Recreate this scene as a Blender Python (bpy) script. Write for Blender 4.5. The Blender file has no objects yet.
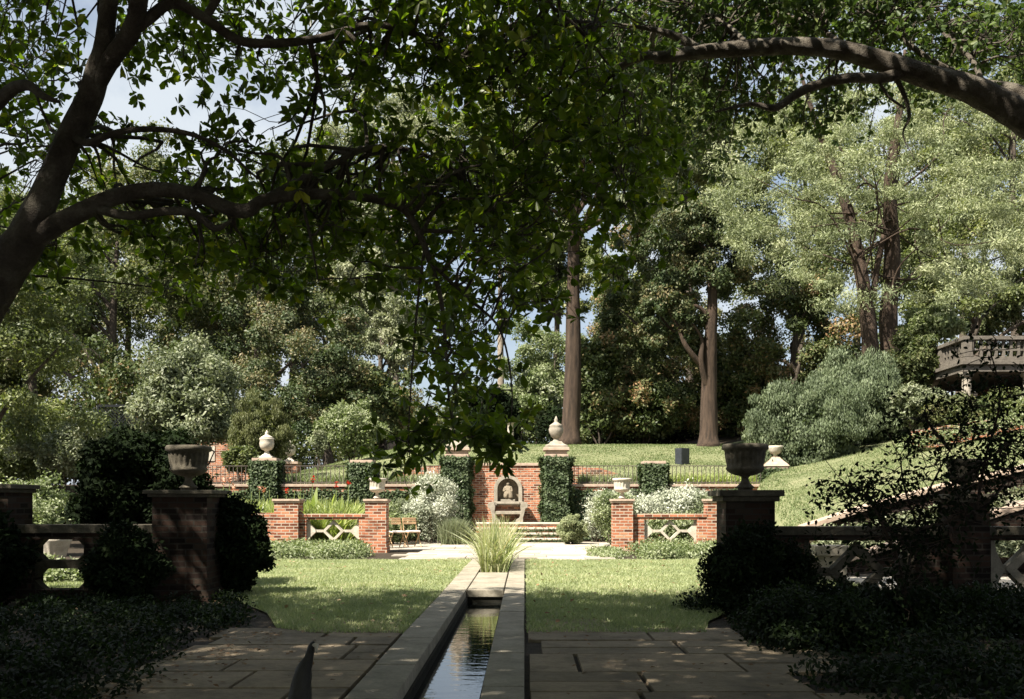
import bpy, math, random
import numpy as np
from mathutils import Vector
rng = np.random.default_rng(11); random.seed(5)
S = bpy.context.scene
COL = S.collection
F = 1000.0; H = 1.4; CX = 525.0; CY = 502.0
def P(px, py, D): return np.array([(px-CX)/F*D, D, H+(CY-py)/F*D])
def X(px, D): return (px-CX)/F*D
def Z(py, D): return H+(CY-py)/F*D
SUN = np.array([-0.46, -0.42, 0.79]); SUN /= np.linalg.norm(SUN)
def sst(a, b, t):
    t = np.clip((t-a)/(b-a), 0, 1); return t*t*(3-2*t)

# ------------------------------------------------------------ terrain height
def height(x, y):
    x = np.asarray(x, float); y = np.asarray(y, float)
    t = 2.0 + 0.9*sst(39.0, 42.5, y) + 1.55*sst(41, 54, y)**.9 + np.clip(y-54, 0, 60)*0.012
    s = 0.12+0.88*sst(-15.5, -4.5, x)
    t = 2.0 + (t-2.0)*s
    t = np.where(y > 36.25, t, 0.0)
    z = .85+.21*(x-6.1)+.087*(y-24)
    z = np.minimum(z, 7.5+0*z) * sst(0, 2.0, x-4.9-.17*np.clip(y-24, 0, 13)) * sst(21.2, 23.2, y)
    z = np.where(y > 36.25, np.maximum(t, z), z)
    return z
def h1(x, y): return float(height(x, y))

# ------------------------------------------------------------ materials
def nmat(name):
    m = bpy.data.materials.new(name); m.use_nodes = True
    nt = m.node_tree; nt.nodes.clear()
    out = nt.nodes.new('ShaderNodeOutputMaterial')
    return m, nt, out
def nd(nt, t, **kw):
    n = nt.nodes.new(t)
    for k, v in kw.items():
        if k in n.inputs: n.inputs[k].default_value = v
        else: setattr(n, k, v)
    return n
def ramp(nt, stops, fac):
    r = nt.nodes.new('ShaderNodeValToRGB')
    e = r.color_ramp.elements
    while len(e) < len(stops): e.new(.5)
    for i, (p, c) in enumerate(stops):
        e[i].position = p; e[i].color = (*c, 1)
    nt.links.new(fac, r.inputs['Fac']); return r
def stone(name, c1, c2, scale=6, bump=.3, rough=.85, c3=None, streak=False, attr=False):
    m, nt, out = nmat(name); L = nt.links
    tc = nd(nt, 'ShaderNodeTexCoord')
    mp = nd(nt, 'ShaderNodeMapping'); L.new(tc.outputs['Object'], mp.inputs['Vector'])
    if streak: mp.inputs['Scale'].default_value = (1, 1, .12)
    n1 = nd(nt, 'ShaderNodeTexNoise', Scale=scale, Detail=8.0, Roughness=.65); L.new(mp.outputs[0], n1.inputs['Vector'])
    st = [(.3, c1), (.68, c2)]
    if c3: st = [(.28, c1), (.5, c2), (.72, c3)]
    r = ramp(nt, st, n1.outputs[0])
    col = r.outputs[0]
    n2 = nd(nt, 'ShaderNodeTexNoise', Scale=scale*9, Detail=6.0, Roughness=.7); L.new(mp.outputs[0], n2.inputs['Vector'])
    mx = nd(nt, 'ShaderNodeMix', data_type='RGBA', blend_type='MULTIPLY'); mx.inputs[0].default_value = .6
    r2 = ramp(nt, [(.3, (.55,.53,.5)), (.6, (1,1,1))], n2.outputs[0])
    L.new(col, mx.inputs[6]); L.new(r2.outputs[0], mx.inputs[7]); col = mx.outputs[2]
    if attr:
        a = nd(nt, 'ShaderNodeAttribute', attribute_name='tone')
        ra = ramp(nt, [(0, (.62,.6,.56)), (.5, (.9,.88,.84)), (1, (1.0,.95,.88))], a.outputs['Fac'])
        m2 = nd(nt, 'ShaderNodeMix', data_type='RGBA', blend_type='MULTIPLY'); m2.inputs[0].default_value = 1
        L.new(col, m2.inputs[6]); L.new(ra.outputs[0], m2.inputs[7]); col = m2.outputs[2]
    b = nd(nt, 'ShaderNodeBump', Strength=bump, Distance=.05 if 'bark' in name else .02)
    ad = nd(nt, 'ShaderNodeMath', operation='ADD'); L.new(n1.outputs[0], ad.inputs[0]); L.new(n2.outputs[0], ad.inputs[1])
    L.new(ad.outputs[0], b.inputs['Height'])
    p = nd(nt, 'ShaderNodeBsdfPrincipled', Roughness=rough); p.inputs['Specular IOR Level'].default_value = .25
    L.new(col, p.inputs['Base Color']); L.new(b.outputs[0], p.inputs['Normal']); L.new(p.outputs[0], out.inputs[0])
    return m
def brick(name, ca, cb, mortar, w=.23, h=.082, ms=.011):
    m, nt, out = nmat(name); L = nt.links
    uv = nd(nt, 'ShaderNodeTexCoord')
    nz = nd(nt, 'ShaderNodeTexNoise', Scale=3.0, Detail=3.0); L.new(uv.outputs['UV'], nz.inputs['Vector'])
    wp = nd(nt, 'ShaderNodeMix', data_type='RGBA', blend_type='LINEAR_LIGHT'); wp.inputs[0].default_value = .006
    L.new(uv.outputs['UV'], wp.inputs[6]); L.new(nz.outputs['Color'], wp.inputs[7])
    br = nd(nt, 'ShaderNodeTexBrick', Scale=1.0, Bias=0.0)
    br.inputs['Mortar Size'].default_value = ms; br.inputs['Mortar Smooth'].default_value = .15
    br.inputs['Brick Width'].default_value = w; br.inputs['Row Height'].default_value = h
    br.inputs['Color1'].default_value = (0, 0, 0, 1); br.inputs['Color2'].default_value = (1, 1, 1, 1); br.inputs['Mortar'].default_value = (.5, .5, .5, 1)
    L.new(wp.outputs[2], br.inputs['Vector'])
    rb = ramp(nt, [(0, tuple(v*.45 for v in ca)), (.25, ca), (.6, cb), (.85, tuple(v*1.15 for v in cb)), (1, (cb[0]*1.2, cb[1]*1.7, cb[2]*1.8))], br.outputs['Color'])
    n2 = nd(nt, 'ShaderNodeTexNoise', Scale=2.2, Detail=8.0, Roughness=.7); L.new(uv.outputs['UV'], n2.inputs['Vector'])
    r2 = ramp(nt, [(.36, (.38,.36,.35)), (.48, (.95,.93,.9)), (.6, (1,1,1)), (.7, (1.35,1.3,1.25))], n2.outputs[0])
    m1 = nd(nt, 'ShaderNodeMix', data_type='RGBA'); L.new(br.outputs['Fac'], m1.inputs[0])
    L.new(rb.outputs[0], m1.inputs[6]); m1.inputs[7].default_value = (*mortar, 1)
    m2 = nd(nt, 'ShaderNodeMix', data_type='RGBA', blend_type='MULTIPLY'); m2.inputs[0].default_value = .75
    L.new(m1.outputs[2], m2.inputs[6]); L.new(r2.outputs[0], m2.inputs[7])
    inv = nd(nt, 'ShaderNodeMath', operation='SUBTRACT'); inv.inputs[0].default_value = 1; L.new(br.outputs['Fac'], inv.inputs[1])
    n3 = nd(nt, 'ShaderNodeTexNoise', Scale=45.0, Detail=4.0); L.new(uv.outputs['UV'], n3.inputs['Vector'])
    ad = nd(nt, 'ShaderNodeMath', operation='MULTIPLY_ADD'); ad.inputs[1].default_value = .35; L.new(n3.outputs[0], ad.inputs[0]); L.new(inv.outputs[0], ad.inputs[2])
    b = nd(nt, 'ShaderNodeBump', Strength=.7, Distance=.012); L.new(ad.outputs[0], b.inputs['Height'])
    p = nd(nt, 'ShaderNodeBsdfPrincipled', Roughness=.9); p.inputs['Specular IOR Level'].default_value = .2
    L.new(m2.outputs[2], p.inputs['Base Color']); L.new(b.outputs[0], p.inputs['Normal']); L.new(p.outputs[0], out.inputs[0])
    return m
def leafm(name, stops, rough=.5, spec=.35, trans=.3, tcol=None):
    m, nt, out = nmat(name); L = nt.links
    a = nd(nt, 'ShaderNodeAttribute', attribute_name='tone')
    r = ramp(nt, [(i/(len(stops)-1), c) for i, c in enumerate(stops)], a.outputs['Fac'])
    p = nd(nt, 'ShaderNodeBsdfPrincipled', Roughness=rough); p.inputs['Specular IOR Level'].default_value = spec
    t = nd(nt, 'ShaderNodeBsdfTranslucent')
    g = nd(nt, 'ShaderNodeMix', data_type='RGBA', blend_type='MULTIPLY'); g.inputs[0].default_value = 1
    g.inputs[7].default_value = (*(tcol or (1.5, 1.7, .7)), 1)
    L.new(r.outputs[0], g.inputs[6]); L.new(g.outputs[2], t.inputs[0]); L.new(r.outputs[0], p.inputs['Base Color'])
    mx = nd(nt, 'ShaderNodeMixShader'); mx.inputs[0].default_value = trans
    L.new(p.outputs[0], mx.inputs[1]); L.new(t.outputs[0], mx.inputs[2]); L.new(mx.outputs[0], out.inputs[0])
    return m
def plain(name, c, rough=.6, metal=0.0, spec=.3):
    m, nt, out = nmat(name)
    tc = nd(nt, 'ShaderNodeTexCoord'); n = nd(nt, 'ShaderNodeTexNoise', Scale=9.0, Detail=5.0); nt.links.new(tc.outputs['Object'], n.inputs['Vector'])
    r = ramp(nt, [(.3, tuple(v*.7 for v in c)), (.7, tuple(min(v*1.2, 1) for v in c))], n.outputs[0])
    p = nd(nt, 'ShaderNodeBsdfPrincipled', Roughness=rough, Metallic=metal); p.inputs['Specular IOR Level'].default_value = spec
    nt.links.new(r.outputs[0], p.inputs['Base Color']); nt.links.new(p.outputs[0], out.inputs[0]); return m

M = {}
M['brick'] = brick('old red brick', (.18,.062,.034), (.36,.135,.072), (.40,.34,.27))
M['brick_dark'] = brick('shade darkened weathered brick', (.018,.0105,.008), (.036,.02,.014), (.034,.029,.023))  # weathered brick, its colour taken down further to stand for deep shade
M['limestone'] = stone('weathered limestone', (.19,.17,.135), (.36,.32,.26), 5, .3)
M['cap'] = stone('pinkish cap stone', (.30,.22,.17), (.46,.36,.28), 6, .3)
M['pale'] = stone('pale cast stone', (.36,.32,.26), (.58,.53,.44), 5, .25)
M['darkstone'] = stone('shade darkened stone', (.04,.035,.025), (.085,.074,.054), 7, .6, c3=(.14,.122,.09))  # stone of the near urns and walls, shade worked into its colour
M['coping'] = stone('rill coping stone', (.19,.17,.13), (.35,.315,.25), 3, .35)
M['flag'] = stone('flagstone', (.13,.107,.08), (.27,.222,.16), 2, .8, c3=(.34,.285,.21), attr=True)
M['patio'] = stone('patio stone', (.36,.33,.29), (.56,.52,.46), 3, .25, attr=True)
M['soil'] = stone('leafy dark soil', (.02,.015,.01), (.06,.045,.03), 8, .8)
M['poolside'] = stone('algae dark channel wall', (.008,.008,.006), (.03,.028,.02), 6, .4)  # near-black mottled colour over the whole channel wall
M['relief'] = stone('tan carved stone', (.13,.105,.075), (.26,.215,.155), 8, .5)
M['iron'] = plain('weathered iron', (.10,.085,.07), .6, .3)
M['wood'] = plain('oiled teak', (.42,.27,.15), .6)
M['cushion'] = plain('white cushion cloth', (.75,.70,.68), .9)
M['darkmetal'] = plain('dark grey panel', (.03,.034,.04), .5)
M['loggia'] = stone('shaded grey limestone', (.085,.075,.062), (.17,.15,.125), 5, .6)  # limestone toned down in colour to carry the loggia's partial shade
M['trellis'] = plain('dark stained trellis', (.018,.02,.022), .9, spec=.1)
M['bronze'] = stone('dark weathered bronze', (.01,.01,.008), (.035,.032,.026), 9, .4, .5)
M['bark'] = stone('grey brown bark', (.045,.036,.028), (.13,.105,.082), 5, .9, streak=True)
M['barkred'] = stone('reddish ridged bark', (.022,.016,.012), (.10,.068,.048), 7, 1.0, streak=True)
M['barksmooth'] = stone('smooth magnolia bark', (.035,.028,.022), (.085,.07,.055), 5, .8, c3=(.17,.155,.12))
M['barkoak'] = stone('lichened grey oak bark', (.05,.04,.03), (.13,.11,.085), 6, 1.0, c3=(.26,.235,.19))
M['barkpale'] = stone('pale grey bark', (.16,.135,.105), (.34,.29,.23), 5, .5)
M['petalred'] = plain('red petals', (.65,.05,.025), .6)
M['petalpeach'] = plain('peach petals', (.75,.42,.30), .6)
M['petalwhite'] = plain('white petals', (.8,.82,.76), .6)
g_ = lambda *a: [tuple(v) for v in a]
M['magnolia'] = leafm('magnolia leaf', g_((0.041, 0.053, 0.011),(0.066, 0.09, 0.014),(0.101, 0.13, 0.02),(0.22, 0.196, 0.023)), .38, .35, .5, (2.2,2.8,.6))
M['oak'] = leafm('oak leaf', g_((0.041, 0.069, 0.022),(0.062, 0.094, 0.027),(0.089, 0.125, 0.037),(0.151, 0.175, 0.05)), .5, .3, .33)
M['feather'] = leafm('feathery pale needles', g_((0.14, 0.167, 0.089),(0.223, 0.253, 0.136),(0.294, 0.319, 0.176),(0.363, 0.373, 0.24)), .6, .3, .3, (1.2,1.3,.8))
M['forest'] = leafm('woodland leaf', g_((0.047, 0.066, 0.026),(0.087, 0.105, 0.042),(0.13, 0.14, 0.064),(0.206, 0.184, 0.096)), .55, .2, .25)
M['forestmid'] = leafm('mid green leaf', g_((0.068, 0.089, 0.034),(0.112, 0.133, 0.052),(0.156, 0.178, 0.068),(0.241, 0.239, 0.102)), .5, .35, .28)
M['forestpale'] = leafm('silvery leaf', g_((0.136, 0.156, 0.088),(0.203, 0.224, 0.129),(0.271, 0.284, 0.176),(0.353, 0.353, 0.244)), .55, .35, .25, (1.2,1.3,.8))
M['glossy'] = leafm('glossy evergreen leaf', g_((0.038, 0.055, 0.019),(0.072, 0.095, 0.033),(0.113, 0.12, 0.051),(0.266, 0.167, 0.088)), .5, .22, .15)
M['bronzeleaf'] = leafm('bronze backed leaf', g_((0.037, 0.058, 0.022),(0.062, 0.083, 0.037),(0.103, 0.109, 0.054),(0.175, 0.139, 0.072)), .5, .22, .15)
M['shrubpale'] = leafm('pale shrub leaf', g_((0.098, 0.12, 0.063),(0.154, 0.177, 0.098),(0.209, 0.228, 0.139),(0.307, 0.316, 0.208)), .5, .35, .25, (1.2,1.3,.8))
M['juniper'] = leafm('grey green juniper', g_((0.052, 0.07, 0.035),(0.086, 0.113, 0.058),(0.127, 0.158, 0.083),(0.185, 0.215, 0.125)), .6, .3, .15)
M['conebush'] = leafm('olive conifer', g_((0.066, 0.077, 0.028),(0.099, 0.11, 0.04),(0.132, 0.143, 0.055),(0.165, 0.165, 0.077)), .6, .3, .2)
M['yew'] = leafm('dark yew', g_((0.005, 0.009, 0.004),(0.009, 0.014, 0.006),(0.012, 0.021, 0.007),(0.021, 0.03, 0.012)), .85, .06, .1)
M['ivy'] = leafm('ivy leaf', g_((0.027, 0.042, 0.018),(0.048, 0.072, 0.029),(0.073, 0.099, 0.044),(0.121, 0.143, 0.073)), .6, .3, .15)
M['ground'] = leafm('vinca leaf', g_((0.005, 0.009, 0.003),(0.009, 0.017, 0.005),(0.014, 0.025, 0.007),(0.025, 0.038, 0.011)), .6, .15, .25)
M['limeleaf'] = leafm('light border leaf', g_((0.116, 0.15, 0.062),(0.179, 0.21, 0.1),(0.242, 0.27, 0.15),(0.347, 0.36, 0.25)), .5, .35, .3, (1.2,1.4,.7))
M['white'] = leafm('silver white foliage', g_((.25,.28,.2),(.38,.4,.3),(.5,.52,.42),(.68,.68,.6)), .6, .3, .25, (1,1,.9))
M['canna'] = leafm('canna leaf', g_((0.125, 0.158, 0.058),(0.225, 0.269, 0.102),(0.347, 0.379, 0.147),(0.597, 0.537, 0.291)), .35, .45, .35)
M['iris'] = leafm('iris blade', g_((0.202, 0.253, 0.114),(0.312, 0.329, 0.171),(0.437, 0.417, 0.246),(0.654, 0.481, 0.378)), .45, .4, .35, (1.2,1.4,.7))
M['grassb'] = leafm('grass blade', g_((0.197, 0.232, 0.125),(0.282, 0.315, 0.161),(0.365, 0.394, 0.217),(0.561, 0.488, 0.36)), .5, .3, .3, (1.2,1.4,.7))
M['grassfar'] = leafm('bank grass blade', g_((0.081, 0.115, 0.047),(0.128, 0.169, 0.068),(0.176, 0.209, 0.095),(0.27, 0.27, 0.149)), .6, .2, .3, (1.2,1.3,.7))
M['litter'] = leafm('fallen leaf', g_((.09,.05,.025),(.16,.09,.045),(.24,.15,.08),(.33,.24,.15)), .8, .2, .1)

def lawnmat(nm='mown lawn', k=1.0):
    m, nt, out = nmat(nm); L = nt.links
    tc = nd(nt, 'ShaderNodeTexCoord')
    n = nd(nt, 'ShaderNodeTexNoise', Scale=.8, Detail=9.0, Roughness=.75); L.new(tc.outputs['Object'], n.inputs['Vector'])
    r = ramp(nt, [(.3, (.19*k,.205*k,.11*k)), (.5, (.26*k,.27*k,.155*k)), (.7, (.34*k,.32*k,.2*k))], n.outputs[0])
    n2 = nd(nt, 'ShaderNodeTexNoise', Scale=22.0, Detail=5.0, Roughness=.8); L.new(tc.outputs['Object'], n2.inputs['Vector'])
    r2 = ramp(nt, [(.3, (.55,.6,.5)), (.65, (1.1,1.1,1.05))], n2.outputs[0])
    mx = nd(nt, 'ShaderNodeMix', data_type='RGBA', blend_type='MULTIPLY'); mx.inputs[0].default_value = 1
    L.new(r.outputs[0], mx.inputs[6]); L.new(r2.outputs[0], mx.inputs[7])
    b = nd(nt, 'ShaderNodeBump', Strength=.8, Distance=.05); L.new(n2.outputs[0], b.inputs['Height'])
    p = nd(nt, 'ShaderNodeBsdfPrincipled', Roughness=.95); p.inputs['Specular IOR Level'].default_value = .1
    L.new(mx.outputs[2], p.inputs['Base Color']); L.new(b.outputs[0], p.inputs['Normal']); L.new(p.outputs[0], out.inputs[0]); return m
M['lawn'] = lawnmat(); M['lawn_far'] = lawnmat('bank lawn', .8)
def watermat():
    m, nt, out = nmat('still dark water'); L = nt.links
    tc = nd(nt, 'ShaderNodeTexCoord')
    mp = nd(nt, 'ShaderNodeMapping'); mp.inputs['Scale'].default_value = (2.2, 5.0, 1); L.new(tc.outputs['Object'], mp.inputs['Vector'])
    n = nd(nt, 'ShaderNodeTexNoise', Scale=1.6, Detail=3.0); L.new(mp.outputs[0], n.inputs['Vector'])
    b = nd(nt, 'ShaderNodeBump', Strength=.10, Distance=.02); L.new(n.outputs[0], b.inputs['Height'])
    p = nd(nt, 'ShaderNodeBsdfPrincipled', Roughness=.015, IOR=1.45); p.inputs['Base Color'].default_value = (.008,.010,.009,1)
    p.inputs['Specular IOR Level'].default_value = .9
    L.new(b.outputs[0], p.inputs['Normal']); L.new(p.outputs[0], out.inputs[0]); return m
M['water'] = watermat()

# ------------------------------------------------------------ mesh helpers
def tagk(o, kind): o['kind'] = kind; return o
def tag(o, label, cat, group=None):
    o['label'] = label; o['category'] = cat
    if group: o['group'] = group
    return o
def thing(name, label, cat, loc=(0, 0, 0), group=None):
    o = bpy.data.objects.new(name, None); COL.objects.link(o); o.location = tuple(float(v) for v in loc)
    o.empty_display_size = .2
    return tag(o, label, cat, group)
def link(name, me, parent=None):
    o = bpy.data.objects.new(name, me); COL.objects.link(o)
    if parent:
        o.parent = parent
        l = parent.location
        o.location = (-l[0], -l[1], -l[2])      # meshes are written in world coordinates
    return o
class MB:
    def __init__(s): s.v = []; s.f = []
    def add(s, vs, fs):
        k = len(s.v); s.v += [tuple(float(c) for c in v) for v in vs]; s.f += [tuple(i+k for i in f) for f in fs]; return s
    def box(s, x0, x1, y0, y1, z0, z1, tp=0.0):
        vs = [(x0,y0,z0),(x1,y0,z0),(x1,y1,z0),(x0,y1,z0),(x0+tp,y0+tp,z1),(x1-tp,y0+tp,z1),(x1-tp,y1-tp,z1),(x0+tp,y1-tp,z1)]
        return s.add(vs, [(3,2,1,0),(4,5,6,7),(0,1,5,4),(1,2,6,5),(2,3,7,6),(3,0,4,7)])
    def prism(s, pts, y0, y1):          # polygon in XZ extruded along Y (counter-clockwise seen from -Y)
        n = len(pts)
        vs = [(x, y0, z) for x, z in pts]+[(x, y1, z) for x, z in pts]
        return s.add(vs, [tuple(range(n)), tuple(range(2*n-1, n-1, -1))]+[(i, i+n, (i+1) % n+n, (i+1) % n) for i in range(n)])
    def bar(s, a, b, w, y0, y1):        # bar in the XZ plane
        a = np.array(a, float); b = np.array(b, float); d = (b-a)/np.linalg.norm(b-a); n = np.array([-d[1], d[0]])*w/2
        return s.prism([tuple(a-n), tuple(b-n), tuple(b+n), tuple(a+n)], y0, y1)
    def lathe(s, c, prof, n=24, flute=None, square=False):
        cx, cy, cz = c; vs = []; fs = []
        for j, (r, z) in enumerate(prof):
            for i in range(n):
                a = 2*math.pi*(i+.5)/n
                rr = r
                if flute and flute[0] <= j <= flute[1]: rr = r*(1+.045*math.cos(a*flute[2]))
                if square: rr = r/math.cos(math.pi/4)
                vs.append((cx+rr*math.cos(a), cy+rr*math.sin(a), cz+z))
        m = len(prof)
        for j in range(m-1):
            for i in range(n):
                k = (i+1) % n
                fs.append((j*n+i, j*n+k, (j+1)*n+k, (j+1)*n+i))
        fs.append(tuple(range(n-1, -1, -1))); fs.append(tuple((m-1)*n+i for i in range(n)))
        return s.add(vs, fs)
    def tube(s, pts, rad, n=8, wob=0.0):
        pts = [np.array(p, float) for p in pts]; vs = []; fs = []
        up = np.array([.13, .31, .94])
        for j, p in enumerate(pts):
            d = pts[min(j+1, len(pts)-1)]-pts[max(j-1, 0)]; d = d/(np.linalg.norm(d)+1e-9)
            u = np.cross(d, up); 
            if np.linalg.norm(u) < .12: u = np.cross(d, np.array([1., 0, 0]))
            u /= np.linalg.norm(u); w = np.cross(d, u)
            for i in range(n):
                a = 2*math.pi*i/n
                r = rad[j]*(1+wob*math.sin(3*a+j*.7)+wob*.7*math.sin(5*a-j*.9))
                vs.append(p+r*(math.cos(a)*u+math.sin(a)*w))
        for j in range(len(pts)-1):
            for i in range(n):
                k = (i+1) % n; fs.append((j*n+i, j*n+k, (j+1)*n+k, (j+1)*n+i))
        fs.append(tuple(range(n-1, -1, -1))); fs.append(tuple((len(pts)-1)*n+i for i in range(n)))
        return s.add(vs, fs)
    def build(s, name, mat, parent=None, smooth=False, bevel=0, tone=None):
        me = bpy.data.meshes.new(name); me.from_pydata(s.v, [], s.f); me.update()
        uv = me.uv_layers.new(name='UVMap')
        co = np.array(s.v)
        nr = np.zeros(len(me.polygons)*3); me.polygons.foreach_get('normal', nr); nr = nr.reshape(-1, 3)
        li = np.zeros(len(me.loops), int); me.loops.foreach_get('vertex_index', li)
        tot = np.zeros(len(me.polygons), int); me.polygons.foreach_get('loop_total', tot)
        pn = np.repeat(np.abs(nr), tot, axis=0); c = co[li]
        ax = pn.argmax(1)
        U = np.where(ax == 0, c[:, 1], c[:, 0]); V = np.where(ax == 2, c[:, 1], c[:, 2])
        uv.data.foreach_set('uv', np.stack([U+.037, V+.003], 1).ravel())
        if tone is not None:
            a = me.attributes.new('tone', 'FLOAT', 'FACE'); a.data.foreach_set('value', np.asarray(tone, dtype=np.float32))
        me.materials.append(M[mat])
        if smooth: me.polygons.foreach_set('use_smooth', [True]*len(me.polygons))
        o = link(name, me, parent)
        if bevel:
            b = o.modifiers.new('bevel', 'BEVEL'); b.width = bevel; b.segments = 2; b.limit_method = 'ANGLE'; b.angle_limit = math.radians(40)
        return o
def spline(pts, sub=5):
    pts = np.array(pts, float); out = []
    n = len(pts)
    for i in range(n-1):
        p0 = pts[max(i-1, 0)]; p1 = pts[i]; p2 = pts[i+1]; p3 = pts[min(i+2, n-1)]
        for k in range(sub):
            t = k/sub
            out.append(.5*((2*p1)+(-p0+p2)*t+(2*p0-5*p1+4*p2-p3)*t*t+(-p0+3*p1-3*p2+p3)*t**3))
    out.append(pts[-1]); return np.array(out)

def unit(a): return a/(np.linalg.norm(a, axis=-1, keepdims=True)+1e-9)
def npmesh(name, V, Fq, mat, tone, parent=None, k=4):
    me = bpy.data.meshes.new(name); nv = len(V); nf = len(Fq)
    me.vertices.add(nv); me.vertices.foreach_set('co', V.astype(np.float32).ravel())
    me.loops.add(nf*k); me.loops.foreach_set('vertex_index', Fq.astype(np.int32).ravel())
    me.polygons.add(nf); me.polygons.foreach_set('loop_start', np.arange(0, nf*k, k, dtype=np.int32))
    me.update(calc_edges=True)
    a = me.attributes.new('tone', 'FLOAT', 'FACE'); a.data.foreach_set('value', tone.astype(np.float32))
    me.materials.append(M[mat])
    return link(name, me, parent)
def tones(n, base=None):
    t = np.clip(rng.normal(.42, .2, n), 0, 1)
    if base is not None: t = np.clip(t+base, 0, 1)
    return t
class LF:
    """collects leaves: position, direction, normal, length, width, tone"""
    def __init__(s): s.p = []; s.d = []; s.n = []; s.l = []; s.w = []; s.t = []
    def add(s, p, d, n, l, w, t):
        s.p.append(p); s.d.append(d); s.n.append(n)
        N = len(p)
        s.l.append(np.broadcast_to(l, N)); s.w.append(np.broadcast_to(w, N)); s.t.append(np.broadcast_to(t, N)); return s
    def count(s): return sum(len(a) for a in s.p)
    def build(s, name, mat, parent=None, shape='diamond'):
        p = np.concatenate(s.p); d = unit(np.concatenate(s.d)); n = np.concatenate(s.n)
        l = np.concatenate(s.l)[:, None]; w = np.concatenate(s.w)[:, None]; t = np.concatenate(s.t)
        sd = unit(np.cross(d, n)); n = unit(np.cross(sd, d)); N = len(p)
        if shape == 'diamond':
            V = np.stack([p, p+d*l*.5+sd*w*.5+n*w*.12, p+d*l, p+d*l*.5-sd*w*.5+n*w*.12], 1).reshape(-1, 3)
            Fq = np.arange(4*N).reshape(-1, 4); return npmesh(name, V, Fq, mat, t, parent)
        V = np.stack([p, p+d*l*.32+sd*w*.36+n*w*.14, p+d*l*.72+sd*w*.5+n*w*.12, p+d*l-n*l*.12, p+d*l*.72-sd*w*.5+n*w*.12, p+d*l*.32-sd*w*.36+n*w*.14], 1).reshape(-1, 3)
        b = (np.arange(N)*6)[:, None]
        Fq = np.stack([b+np.array([0, 1, 2, 3]), b+np.array([0, 3, 4, 5])], 1).reshape(-1, 4)
        return npmesh(name, V, Fq, mat, np.repeat(t, 2), parent)
def blades(name, base, lean, length, width, mat, parent=None, bend=.5, seg=3, tn=None):
    """curved tapering blades: base Nx3, lean Nx2"""
    N = len(base); base = np.asarray(base, float); length = np.broadcast_to(length, N)[:, None]; width = np.broadcast_to(width, N)[:, None]
    lean = np.concatenate([lean, np.zeros((N, 1))], 1); a = rng.uniform(0, 2*np.pi, N)
    sd = np.stack([np.cos(a), np.sin(a), 0*a], 1); rows = []
    for j in range(seg+1):
        t = j/seg
        c = base+lean*length*(t*.45+bend*t*t)+np.array([0, 0, 1.])*length*(t-.22*bend*np.linalg.norm(lean, axis=1)[:, None]*t*t*2)
        w = width*(1-t**1.8)*.5+width*.03
        rows.append(c-sd*w); rows.append(c+sd*w)
    V = np.stack(rows, 1).reshape(-1, 3); b = (np.arange(N)*2*(seg+1))[:, None]
    Fq = np.stack([b+np.array([2*j, 2*j+1, 2*j+3, 2*j+2]) for j in range(seg)], 1).reshape(-1, 4)
    if tn is None: tn = tones(N)
    return npmesh(name, V, Fq, mat, np.repeat(tn, seg), parent)
def rdir(n): return unit(rng.normal(size=(n, 3)))

def clump_leaves(lf, C, R, per, size, asp=.55, sq=.8, droop=.3, shell=.55, tvar=.18):
    K = len(C); k = np.repeat(np.arange(K), per); n = len(k)
    d = rdir(n); d[:, 2] = np.where(rng.random(n) < .3, np.abs(d[:, 2]), d[:, 2])
    r = R[k]*(shell+(1-shell)*rng.random(n)**.6)*(1+.18*rng.normal(size=n))
    p = C[k]+d*r[:, None]*np.array([1, 1, sq])
    nr = unit(d+.75*rdir(n)+np.array([0, 0, .35])); ld = rdir(n)+np.array([0, 0, -droop])
    kt = rng.normal(0, tvar, K)[k]
    L = size*rng.uniform(.6, 1.4, n)
    lf.add(p, ld, nr, L, L*asp, tones(n, kt)); return lf
def crown_clumps(c, R, K, cr, low=-.6, inner=.45):
    d = rdir(K*3); d = d[d[:, 2] > low][:K]; K = len(d)
    rad = inner+(1-inner)*rng.random(K)**.5
    lob = 1+.16*np.sin(3*np.arctan2(d[:, 1], d[:, 0])+c[0])+.12*np.sin(5*d[:, 2]+c[1])
    C = np.array(c)+d*(rad*lob)[:, None]*np.array(R)
    rr = cr*rng.uniform(.55, 1.35, K)
    return C, rr
def limb(mb, a, b, r0, r1, sag=.15, n=6, sub=4):
    a = np.array(a, float); b = np.array(b, float); L = np.linalg.norm(b-a)
    m1 = a+(b-a)*.33+rng.normal(0, .07*L, 3)+np.array([0, 0, sag*L*.6]); m2 = a+(b-a)*.68+rng.normal(0, .07*L, 3)+np.array([0, 0, sag*L*.5])
    pts = spline([a, m1, m2, b], sub); mb.tube(pts, np.linspace(r0, r1, len(pts)), n)
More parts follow.
